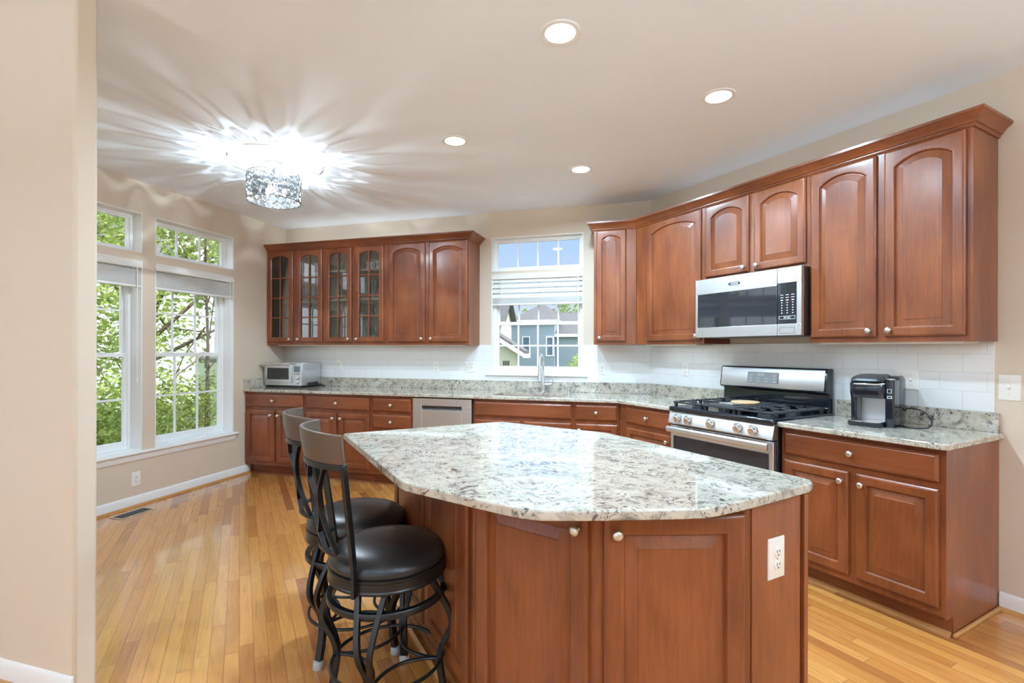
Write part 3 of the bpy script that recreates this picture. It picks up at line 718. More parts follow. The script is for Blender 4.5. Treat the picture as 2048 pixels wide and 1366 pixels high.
e1, e2 = dg(.868, CD), dg(.868, .003)
sinkh = rounded([(-1.46, 4.385), (-.79, 4.385), (-.79, 4.735), (-1.46, 4.735)], .05, 4)
top1 = slab('worktop', [(XL+.003, YB-.003), (XL+.003, YB-CD), (XC-CD*T22, YB-CD), (e1.x, e1.y), (e2.x, e2.y), (XC, YB-.003)], ZUN, ZCT, M['granite'], hole=sinkh)
tag(top1, 'speckled granite worktop along the back wall and round the angled corner', 'worktop')
UPS = 1.0155
u_ = MB().box(XL+.003, XC-.010, YB-.030, YB-.0095, ZCT, UPS).box(XL+.003, XL+.023, YB-CD+.01, YB-.030, ZCT, UPS)
p0, p1, p2, p3 = dg(.006, .0095), dg(.006, .030), dg(.868, .030), dg(.868, .0095)
u_.prism([(p0.x, p0.y), (p1.x-.006, p1.y), (p2.x, p2.y), (p3.x, p3.y)], ZCT, UPS).build('upstand', M['granite'], top1, bevel=.002)
q = [dg(1.697, .003), dg(1.697, .660), dg(2.505, .660), dg(2.505, .003)]
top2 = slab('worktop', rounded([(v.x, v.y) for v in q], [0, .004, .035, 0]), ZUN, ZCT, M['granite'])
tag(top2, 'short speckled granite worktop under the coffee maker', 'worktop')
q = [dg(1.700, .0095), dg(1.700, .030), dg(2.488, .030), dg(2.488, .0095)]
MB().prism([(v.x, v.y) for v in q], ZCT, UPS).build('upstand', M['granite'], top2, bevel=.002)

# undermount sink, tap, soap pump
r = empty('kitchen_sink', (-1.125, 4.56, .70)); tag(r, 'stainless steel sink set below the granite under the window', 'sink')
def rr(x0, x1, y0, y1, z, rad): return [(x, y, z) for x, y in rounded([(x0, y0), (x1, y0), (x1, y1), (x0, y1)], rad, 4)]
MB().loft([rr(-.345, .345, -.185, .185, .181, .05), rr(-.333, .333, -.173, .173, .181, .05), rr(-.325, .325, -.165, .165, .02, .05), rr(-.30, .30, -.14, .14, .003, .04), rr(-.31, .31, -.15, .15, .0, .04), rr(-.345, .345, -.185, .185, .178, .05)], False, False).build('sink_bowl', M['steel'], r)
MB().box(-.31, .31, -.15, .15, 0.0, .003).build('sink_floor', M['steel'], r, smooth=False)
MB().lathe([(.045, .003), (.045, .006), (.02, .005)], 20).build('drain', M['chrome'], r)
r = empty('kitchen_tap', (-1.065, 4.80, ZCT)); tag(r, 'tall brushed steel pull-down tap behind the sink', 'tap')
mb = MB().lathe([(.030, 0), (.030, .004), (.024, .008), (.022, .05), (.024, .10), (.020, .125), (.013, .20)], 20)
pts = [(0, 0, .19), (0, 0, .30)] + [(0, -.075+.075*cos(a), .30+.075*sin(a)) for a in [pi*i/10 for i in range(1, 10)]] + [(0, -.150, .29)]
pts = [(p[0], p[1], p[2]) for p in pts]
mb.tube(pts, .0115, 12); mb.build('spout', M['steel_v'], r)
MB().lathe([(.0125, .0), (.015, -.02), (.020, -.125), (.0235, -.145), (.0235, -.152), (.010, -.152)], 16, c=(0, -.150, .375-.082)).build('spray_head', M['steel_v'], r)
mb = MB().tube([(.0, 0, .075), (.062, 0, .078), (.088, 0, .084)], [.020, .017, .012], 12); mb.tube([(.080, 0, .078), (.098, 0, .105), (.100, 0, .150)], [.008, .007, .005], 10); mb.build('lever_handle', M['steel_v'], r)
r = empty('soap_pump', (-.815, 4.845, ZCT)); tag(r, 'small steel soap pump on the granite right of the tap', 'soap dispenser')
MB().lathe([(.018, 0), (.018, .004), (.012, .008), (.0115, .055), (.014, .058), (.014, .070), (.006, .073)], 16).build('pump_body', M['steel_v'], r)
MB().tube([(0, 0, .064), (-.005, -.035, .066), (-.006, -.045, .060)], .005, 8).build('nozzle', M['steel_v'], r)

# ------------------------------------------------------------------ island
def hit(px_a, c, th):                                # point where the sight ray of slope px_a meets a line
    pass
P1, P2, P3, P4, P5 = (.460, 1.778), (.272, 1.590), (-.163, 1.447), (-.606, 1.612), (-1.285, 2.293)
P6, P7 = (-.905, 2.679), (-.285, 2.503)
isl = empty('kitchen_island', (-.4, 2.0, 0)); tag(isl, 'cherry island cabinet with angled end doors and a side socket', 'kitchen island')
def loc(p): return (p[0]+.4, p[1]-2.0)
base_poly = [loc(p) for p in (P1, P7, P6, P5, P4, P3, P2)]
MB().prism(base_poly, .105, ZUN-.001).build('cabinet_body', M['cherry'], isl, smooth=False)
MB().prism(inset(base_poly, .05), 0, .105).build('toe_kick', M['cherry'], isl, smooth=False)
def face_empty(p, q_):                                 # local frame on an island face: x from p to q, -y outward
    return Matrix.Translation((p[0]+.4, p[1]-2.0, 0)) @ Matrix.Rotation(atan2(q_[1]-p[1], q_[0]-p[0]), 4, 'Z')
def setm(o, m_): o.matrix_local = m_; return o
L32 = (Vector(P2)-Vector(P3)).length; L43 = (Vector(P3)-Vector(P4)).length; L54 = (Vector(P4)-Vector(P5)).length; L21 = (Vector(P1)-Vector(P2)).length
f43, f32, f54, f21 = face_empty(P4, P3), face_empty(P3, P2), face_empty(P5, P4), face_empty(P2, P1)
setm(door(isl, .020, L43-.020, .145, .860, 0, 0, (L43-.020-.030, .812), rail=.060), f43)
setm(door(isl, .022, L32-.022, .145, .860, 0, 0, (.022+.032, .812), rail=.060), f32)
setm(door(isl, .016, L54/2-.012, .145, .862, 0, 0, None, name='side_panel_door', rail=.060), f54)
setm(door(isl, L54/2+.012, L54-.016, .145, .862, 0, 0, None, name='side_panel_door', rail=.060), f54)
o = MB().box(.0, L21-.030, -.006, 0, .02, ZUN-.002).build('end_panel', M['cherry'], isl, bevel=.001); setm(o, f21)
o = MB().box(L21-.016, L21+.004, -.012, 0, .02, ZUN-.002).build('corner_strip', M['cherry'], isl, bevel=.001); setm(o, f21)
for f_, L_ in ((f43, L43), (f32, L32), (f54, L54), (f21, L21)):
    setm(MB().prismx([(.0, 0), (-.010, 0), (-.009, .010), (-.004, .018), (0, .02)], .01, L_-.01).build('base_shoe', M['oakshoe'], isl), f_)
top_pts = [(-1.510, 2.158), (-.800, 1.446), (-.770, 1.424), (-.733, 1.408), (-.692, 1.394), (-.583, 1.357), (-.484, 1.321), (-.400, 1.293), (-.335, 1.277), (-.285, 1.277), (-.230, 1.292), (-.140, 1.320), (.075, 1.397), (.130, 1.420), (.170, 1.451), (.251, 1.530),
           (.300, 1.583), (.470, 1.768), (.492, 1.800), (.494, 1.828), (.474, 1.858), (-.18, 2.515), (-.225, 2.552), (-.290, 2.588), (-.495, 2.650), (-.820, 2.765), (-.862, 2.774), (-.905, 2.752)]
it = slab('island_worktop', top_pts, ZUN, ZCT, M['granite']); tag(it, 'polished granite island worktop with clipped corners reflecting the sink window', 'worktop')

# ------------------------------------------------------------------ sockets and switches
def plate(root_loc, rz, w_, h_, label, kind, group='wall sockets and switches', parent=None, mtx=None, gangs=1):
    """local: x along wall, -y out, origin at plate centre"""
    if parent is None: r = empty('wall_socket' if kind == 'socket' else 'light_switch', root_loc, rz); tag(r, label, 'socket' if kind == 'socket' else 'switch', group); holder = r; N_ = 'cover_plate'
    else: holder = parent; N_ = 'socket_plate'
    R = [[(sx*(w_/2-d), y, sz*(h_/2-d)) for sx, sz in ((-1,-1),(1,-1),(1,1),(-1,1))] for d, y in ((0, 0), (0, -.0015), (.0025, -.005), (.006, -.006))]
    p = MB().loft(R).build(N_, M['plastic'], holder, ang=25)
    if mtx is not None: p.matrix_local = mtx
    for g in range(gangs):
        gx = (g-(gangs-1)/2)*.046
        if kind == 'socket':
            for dz in (-.0195, .0195):
                f = MB().lathe([(.0165, -.006), (.0165, -.0085), (.0150, -.0095), (.002, -.0095)], 20, 'y', (gx, 0, dz)).build('outlet_face', M['plastic'], p)
                s_ = MB(); s_.box(gx-.0075, gx-.0055, -.0102, -.009, dz-.001, dz+.0075); s_.box(gx+.0050, gx+.0070, -.0102, -.009, dz, dz+.007); s_.lathe([(.0026, -.009), (.0026, -.0102)], 10, 'y', (gx, 0, dz-.0075))
                s_.build('slots', M['slot'], p, smooth=False)
            MB().lathe([(.0028, -.006), (.0028, -.0072), (.0015, -.0078)], 10, 'y', (gx, 0, 0)).build('screw', M['nickel'], p)
        else:
            MB().prismx([(-.006, -.011), (-.006, .011), (-.017, .006), (-.018, .001)], gx-.005, gx+.005).build('toggle', M['plastic'], p, bevel=.001)
            for dz in (-.030, .030): MB().lathe([(.0028, -.006), (.0028, -.0072), (.0015, -.0078)], 10, 'y', (gx, 0, dz)).build('screw', M['nickel'], p)
    return holder
tb = YB-.0085
plate((-3.490, tb, 1.150), 0, .072, .116, 'white socket on the back tiles just right of the toaster oven', 'socket')
plate((-2.271, tb, 1.150), 0, .072, .116, 'white socket on the back tiles above the dishwasher', 'socket')
plate((-1.880, tb, 1.154), 0, .118, .116, 'white double switch on the back tiles left of the sink window', 'switch', gangs=2)
plate((-.494, tb, 1.150), 0, .072, .116, 'white socket on the back tiles right of the sink window', 'socket')
plate(tuple(dg(.432, .0085, 1.166)), -45, .072, .116, 'white socket on the angled tiles left of the range', 'socket')
plate(tuple(dg(2.080, .0085, 1.165)), -45, .118, .116, 'white wall plate partly hidden behind the coffee maker', 'switch', gangs=2)
plate(tuple(dg(2.522, .0005, 1.148)), -45, .086, .132, 'white single switch plate on the tan wall beyond the tiles', 'switch')
plate((XL+.0005, 3.142, .232), 90, .076, .120, 'white socket low on the tan wall under the windows', 'socket')
plate(None, 0, .078, .124, None, 'socket', parent=isl, mtx=f21 @ Matrix.Translation((.110, -.0062, .708)))
# ------------------------------------------------------------------ tiny lettering made of strokes (flat text meshes)
def text(body, size, parent, loc, mt, rot=(90, 0, 0), name='lettering', align='CENTER'):
    c = bpy.data.curves.new(name, 'FONT'); c.body = body; c.size = size; c.extrude = .0003; c.align_x = align; c.align_y = 'CENTER'; c.materials.append(mt)
    t_ = bpy.data.objects.new('tmp_text', c); COL.objects.link(t_); bpy.context.view_layer.update()
    me = bpy.data.meshes.new_from_object(t_.evaluated_get(bpy.context.evaluated_depsgraph_get())); bpy.data.objects.remove(t_); bpy.data.curves.remove(c)
    o = bpy.data.objects.new(name, me); COL.objects.link(o); o.parent = parent; o.location = loc; o.rotation_euler = [radians(a) for a in rot]; return o
M['white'] = mat('white_print', (.75,.75,.75), .5); M['blackprint'] = mat('black_print', (.02,.02,.02), .5)
# ------------------------------------------------------------------ dishwasher
r = empty('dishwasher', (-2.236, YB, 0)); tag(r, 'stainless steel dishwasher with a recessed pocket handle', 'dishwasher'); W = .612
MB().box(.004, W-.004, -.58, -.01, .09, ZUN-.004).build('body', M['darkgrey'], r, smooth=False)
mb = MB(); yf = -.632
cells(mb, .006, W-.006, .115, .872, yf, -.585, [(.10, .508, .755, .803)])
d = mb.build('door', M['steel_v'], r, bevel=.0015)
MB().prismx([(yf+.040, .755), (yf+.001, .7555), (yf+.001, .759), (yf+.030, .780), (yf+.040, .782)], .10, .508).build('handle_lip', M['steel'], d)
MB().box(.10, .508, yf+.040, yf+.044, .755, .803).build('handle_pocket', M['darkgrey'], d, smooth=False)
MB().box(.01, W-.01, -.54, -.52, 0, .10).build('kick_plate', M['blackmat'], r, smooth=False)

# ------------------------------------------------------------------ gas range
r = empty('gas_range', tuple(dg(.878, 0)), -45); tag(r, 'stainless and black gas range with five front dials', 'range'); W = .812
MB().box(.0, W, -.640, -.03, .02, .895).build('body', M['blackgloss'], r, bevel=.003)
MB().loft([rr(-.002, W+.002, -.690, -.05, z, .02) if dd == 0 else rr(-.002+dd, W+.002-dd, -.690+dd, -.05-dd, z, .02) for z, dd in ((.893, .004), (.898, 0), (.918, 0), (.926, .006), (.927, .02), (.922, .03))], True, True).build('cooktop', M['blackgloss'], r, ang=50)
# control panel with dials
cp = MB().prismx([(-.640, .800), (-.688, .800), (-.692, .808), (-.674, .890), (-.668, .895), (-.640, .895)], .0, W).build('control_panel', M['steel'], r, bevel=.002)
for i, t in enumerate((.088, .180, .372, .580, .685)):
    k_ = MB().lathe([(.034, 0), (.034, -.004), (.0255, -.006), (.0240, -.028), (.021, -.031), (.002, -.031)], 24, 'y')
    k_.box(-.0045, .0045, -.040, -.028, -.022, .022)
    kd = k_.build('dial', M['nickel'], cp, bevel=.001); kd.location = (t, -.684, .846); kd.rotation_euler = (radians(12.4), 0, 0)
# oven door
od = MB().box(.006, W-.006, -.672, -.640, .235, .790).build('oven_door', M['steel'], r, bevel=.003)
MB().box(.035, W-.035, -.676, -.670, .265, .715).build('oven_window', M['blackglass'], od, bevel=.002)
MB().loft([[(x, y, z) for y, z in ((-.722, .742), (-.730, .752), (-.730, .775), (-.722, .785), (-.713, .785), (-.713, .742))] for x in (.012, W-.012)]).build('door_handle', M['steel'], od, bevel=.002)
for x in (.03, W-.05): MB().box(x, x+.02, -.716, -.670, .748, .780).build('handle_bracket', M['steel'], od, bevel=.002)
vb = MB()
for x0, x1 in ((.13, .19), (.21, .36), (.39, .55), (.57, .64)): vb.box(x0, x1, -.6725, -.670, .776, .782)
vb.build('vent_slots', M['slot'], od, smooth=False)
sd = MB().box(.006, W-.006, -.668, -.640, .06, .222).build('storage_drawer', M['steel'], r, bevel=.004)
MB().box(.02, W-.02, -.60, -.55, 0, .055).build('base_plinth', M['blackmat'], r, smooth=False)
# back guard
bg_ = MB().prismx([(-.030, .90), (-.085, .90), (-.092, .935), (-.070, .955), (-.070, 1.045), (-.115, 1.058), (-.118, 1.075), (-.098, 1.205), (-.088, 1.216), (-.030, 1.216)], -.006, .802).build('back_guard', M['blackgloss'], r, bevel=.004)
MB().loft([[(x, y+.0, z) for y, z in ((-.1195, 1.066), (-.121, 1.070), (-.101, 1.203), (-.096, 1.208), (-.093, 1.206), (-.112, 1.066))] for x in (.004, .790)]).build('steel_fascia', M['steel'], bg_, bevel=.002)
dp = MB().loft([[(x, y, z) for y, z in ((-.1185, 1.098), (-.1225, 1.098), (-.1105, 1.178), (-.1065, 1.178))] for x in (.235, .475)]).build('display', M['grey'], bg_, bevel=.002)
tx = text('8:24', .026, dp, (.345, -.1165, 1.158), M['white'], (81, 0, 0), 'clock_digits')
bt = MB()
for i in range(4):
    for j in range(3):
        if 1 < j and i in (1, 2): pass
        xx = .262+.062*i; zz = 1.110+.022*j
        if j == 2 and i in (1, 2): continue
        bt.box(xx-.012, xx+.012, -.1235+.00015*(zz-1.098)/.001*1.0, -.1180+.00015*(zz-1.098)/.001, zz-.002, zz+.002)
bt.build('button_marks', M['white'], dp, smooth=False)
# grates: three cast-iron sections
def grate(x0, x1, griddle=False):
    mb = MB(); y0, y1 = -.655, -.115; zt = .962; b_ = .0068
    def bar(xa, ya, xb, yb, h=.011):
        if abs(xa-xb) > abs(ya-yb): mb.box(min(xa,xb), max(xa,xb), ya-b_, ya+b_, zt-h, zt)
        else: mb.box(xa-b_, xa+b_, min(ya,yb), max(ya,yb), zt-h, zt)
    bar(x0, y0, x1, y0); bar(x0, y1, x1, y1); bar(x0, y0, x0, y1); bar(x1, y0, x1, y1); bar(x0, (y0+y1)/2, x1, (y0+y1)/2)
    xm = (x0+x1)/2
    for fx in (x0+.012, x1-.012):
        for fy in (y0+.012, y1-.012, (y0+y1)/2): mb.box(fx-.009, fx+.009, fy-.009, fy+.009, .925, zt-.004)
    if griddle: mb.box(x0+.012, x1-.012, y0+.02, y1-.02, zt-.010, zt+.004)
    else:
        for yc in ((y0*3+y1)/4, (y0+y1*3)/4):
            for s_ in (-1, 1):
                bar(xm+s_*.035, yc, x0 if s_ < 0 else x1, yc); bar(xm, yc+s_*.035, xm, yc+s_*.13)
            for k in range(6):
                yy = yc-.11+.044*k
                mb.box(x0-.004, x0+.03, yy-.004, yy+.004, zt-.009, zt+.003); mb.box(x1-.03, x1+.004, yy-.004, yy+.004, zt-.009, zt+.003)
    return mb.build('grate', M['castiron'], r, bevel=.0015)
grate(.020, .268); grate(.282, .532, True); grate(.546, .792)
for bx, by, br in ((.144, -.520, .045), (.144, -.250, .036), (.406, -.385, .040), (.669, -.520, .048), (.669, -.250, .036)):
    MB().lathe([(br+.012, .921), (br+.010, .930), (br, .933), (br, .940), (br-.004, .944), (.004, .944)], 24, c=(bx, by, 0)).build('burner', M['castiron'], r)
# spoon rest with wooden edge on the centre grate
pc = dg(.878+.40, .37, .967)
r2 = empty('spoon_rest', tuple(pc), -20); tag(r2, 'round wooden trivet lying on the centre of the gas range', 'trivet')
MB().lathe([(.085, 0), (.092, .004), (.092, .012), (.086, .015), (.070, .013), (.004, .012)], 32).build('wooden_disc', M['tanwood'], r2)
pc = dg(.878+.40, .52, .967)
r2 = empty('burner_spatula', tuple(pc), -45); tag(r2, 'flat dark metal spatula plate lying before the trivet on the range', 'spatula')
MB().box(-.055, .055, -.045, .045, 0, .006).build('blade', M['darkgrey'], r2, bevel=.002)
MB().box(-.052, .052, -.051, -.0455, .001, .016).build('blade_lip', M['nickel'], r2, bevel=.001)

# ------------------------------------------------------------------ microwave
r = empty('microwave_oven', tuple(dg(.878, 0)), -45); tag(r, 'stainless over-the-range microwave with a black glass door', 'microwave'); W = .812; Z0, Z1 = 1.428, 1.866
MB().box(.0, W, -.375, -.012, Z0+.012, Z1).build('body', M['blackgloss'], r, bevel=.003)
MB().box(.01, W-.02, -.365, -.03, Z0, Z0+.012).build('underside_grille', M['darkgrey'], r, smooth=False)
dx = .655
mb = MB(); cells(mb, 0, dx-.0015, Z0+.004, Z1, -.405, -.376, [(.020, dx+.01, Z0+.078, Z1-.112)]); dr = mb.build('door', M['steel'], r, bevel=.002)
MB().box(.016, dx-.002, -.4035, -.380, Z0+.074, Z1-.108).build('door_window', M['blackglass'], dr, bevel=.002)
mb = MB(); cells(mb, dx+.0015, W, Z0+.004, Z1, -.405, -.376, [(dx+.0, W-.030, Z0+.078, Z1-.098)]); cpn = mb.build('control_panel', M['steel'], r, bevel=.002)
MB().box(dx+.002, W-.027, -.4030, -.380, Z0+.076, Z1-.096).build('keypad_glass', M['blackglass'], cpn, bevel=.001)
kb = MB()
for i in range(3):
    for j in range(8):
        w2 = .010 if j > 5 else (.008 if j > 4 else .0035); hh_ = .0018 if j > 5 else .003
        kb.box(dx+.030+.036*i-w2, dx+.030+.036*i+w2, -.4036, -.4028, Z0+.148-.0+.0165*j-hh_, Z0+.148+.0165*j+hh_)
kb.build('keypad_marks', M['white'], cpn, smooth=False)
text('30 SEC', .017, cpn, (dx+.066, -.4034, Z0+.118), M['white'])
fr_ = MB(); frame_ring(fr_, dx+.012, dx+.118, Z0+.108, Z0+.129, .0016, -.4036, -.4028); fr_.build('key_outline', M['white'], cpn, smooth=False)
fr_ = MB(); frame_ring(fr_, dx+.018, dx+.115, Z0+.018, Z0+.056, .0018, -.4062, -.4048); fr_.build('push_latch', M['darkgrey'], cpn, smooth=False)
bd = MB(); frame_ring(bd, .302, .372, Z1-.072, Z1-.046, .003, -.4064, -.4048); bd.box(.290, .303, -.4064, -.4048, Z1-.066, Z1-.052).box(.371, .384, -.4064, -.4048, Z1-.066, Z1-.052)
bd.build('badge', M['blackprint'], dr, smooth=False)
text('KitchenAid', .0135, dr, (.337, -.4062, Z1-.059), M['blackprint'], name='badge_lettering')
bd = MB(); frame_ring(bd, .022, .072, Z0+.022, Z0+.046, .002, -.4062, -.4048); bd.build('corner_badge', M['grey'], dr, smooth=False)

# ------------------------------------------------------------------ toaster oven
r = empty('toaster_oven', (-4.205, 4.885, ZCT), 0); tag(r, 'brushed steel toaster oven in the left corner of the worktop', 'toaster oven'); W, D, H_ = .492, .335, .262
MB().box(0.004, W-.004, -D+.012, -.004, .020, H_+.012).build('body', M['steel'], r, bevel=.012)
ff = MB().box(0, W, -D-.002, -D+.014, .022, H_+.016).build('front_panel', M['steel'], r, bevel=.004)
dr = MB(); frame_ring(dr, .006, .372, .052, .252, .038, -D-.016, -D-.002); dr = dr.build('door', M['steel'], r, bevel=.003)
MB().box(.042, .336, -D-.013, -D-.0065, .088, .216).build('door_window', M['blackglass'], dr, smooth=False)
hb = MB().tube([(.0, -D-.052, .262), (.372, -D-.052, .262)], .0105, 12); hb.box(.012, .032, -D-.052, -D-.012, .236, .262); hb.box(.340, .360, -D-.052, -D-.012, .236, .262); hb.build('door_handle', M['chrome'], dr, bevel=.003)
MB().box(.392, .470, -D-.0035, -D+.001, .172, .236).build('display', M['lcd'], ff, smooth=False)
bt = MB()
for x in (.395, .430, .452): bt.box(x, x+.014, -D-.0045, -D-.001, .146, .158)
bt.build('buttons', M['darkgrey'], ff, smooth=False)
for z in (.110, .058):
    MB().lathe([(.0205, 0), (.0205, -.004), (.016, -.006), (.0155, -.019), (.013, -.021), (.002, -.021)], 20, 'y', (.440, -D-.002, z)).build('dial', M['nickel'], ff)
MB().box(.03, W-.03, -D+.02, -.02, 0, .021).build('base_feet', M['blackmat'], r, smooth=False)
vb = MB()
for i in range(5): vb.box(W-.0045, W-.0030, -D+.06, -.06, .190+.012*i, .194+.012*i)
vb.build('side_vents', M['grey'], r, smooth=False)
MB().prismx([(-D+.09, .012), (-D+.10, .052), (-.06, .058), (-.04, .012)], W-.006, W+.002).build('side_foot_panel', M['blackmat'], r, bevel=.004)
MB().cord([(W-.03, -.006, .04), (W+.03, -.014, .012), (W+.075, -.035, .0045), (W+.06, -.06, .0045), (W+.0, -.05, .0045)], .0042, 8).build('power_cord', M['rubbercord'], r)

# ------------------------------------------------------------------ coffee maker
cmp_ = dg(2.035, .245, ZCT)
r = empty('coffee_maker', tuple(cmp_), -36); tag(r, 'black pod coffee maker with a steel backed cup bay on the right worktop', 'coffee maker')
def cmr(x0, x1, y0, y1, z, rad=.028): return [(x, y, z) for x, y in rounded([(x0, y0), (x1, y0), (x1, y1), (x0, y1)], rad, 5)]
MB().loft([cmr(-.092, .098, -.010, .130, 0), cmr(-.098, .102, -.014, .134, .02), cmr(-.100, .104, -.016, .138, .22), cmr(-.098, .102, -.012, .136, .262), cmr(-.086, .092, .0, .124, .280)]).build('water_tank_body', M['blackgloss'], r, ang=45)
mb = MB().loft([cmr(-.100, -.072, -.100, .0, .02, .010), cmr(-.102, -.074, -.102, .0, .17, .010)]); mb.loft([cmr(.062, .104, -.100, .0, 0, .010), cmr(.062, .106, -.104, .0, .26, .012)])
mb.build('side_pillars', M['blackgloss'], r, ang=45)
MB().loft([cmr(-.102, .064, -.118, .0, .158, .030), cmr(-.104, .066, -.128, .0, .185, .035), cmr(-.104, .066, -.130, .0, .232, .035), cmr(-.100, .064, -.116, .0, .252, .035)]).build('brew_head', M['blackgloss'], r, ang=45)
MB().loft([cmr(-.100, .062, -.128, .060, .2525, .035), cmr(-.098, .060, -.120, .070, .268, .035), cmr(-.084, .046, -.085, .080, .283, .030), cmr(-.070, .034, -.05, .075, .288, .025)]).build('lid', M['blackmat'], r, ang=45)
mb = MB(); mb.tube([(-.100, -.05, .236), (-.098, -.108, .236), (-.075, -.1315, .236), (-.02, -.1335, .236), (.035, -.1315, .236), (.060, -.110, .240), (.064, -.06, .246)], .0048, 8); mb.build('chrome_band', M['chrome'], r)
MB().lathe([(.021, 0), (.021, .003), (.016, .006), (.004, .006)], 20, c=(.083, -.072, .262)).build('brew_button', M['nickel'], r)
fr_ = MB(); frame_ring(fr_, .074, .094, .190, .212, .0016, -.1058, -.1040); fr_.box(.074, .096, -.1056, -.1038, .160, .163).box(.074, .096, -.1056, -.1038, .171, .174).box(.074, .0765, -.1056, -.1038, .160, .174).box(.0935, .096, -.1056, -.1038, .160, .174)
fr_.build('display_marks', M['white'], r, smooth=False)
MB().box(-.073, .063, -.0175, -.0155, .028, .160).build('bay_back_plate', mat('pale_steel_plate', (.62,.64,.66), .30, .6), r, bevel=.002)
dt = MB().loft([cmr(-.100, .060, -.160, -.018, .0, .035), cmr(-.104, .062, -.164, -.018, .006, .035), cmr(-.104, .062, -.164, -.018, .026, .035)]).build('drip_tray', M['blackgloss'], r, ang=45)
gb = MB().loft([cmr(-.096, .056, -.156, -.022, .0262, .03), cmr(-.096, .056, -.156, -.022, .0285, .03)])
gb.build('tray_grille', M['chrome'], dt)
cd = MB(); cd.cord([(.096, .100, .075), (.125, .085, .098), (.19, .055, .092), (.235, .02, .055), (.240, -.01, .018), (.205, -.03, .005), (.15, -.03, .0045), (.112, .0, .0045), (.105, .05, .0045)], .0038, 8)
cd.build('power_cord', M['rubbercord'], r)

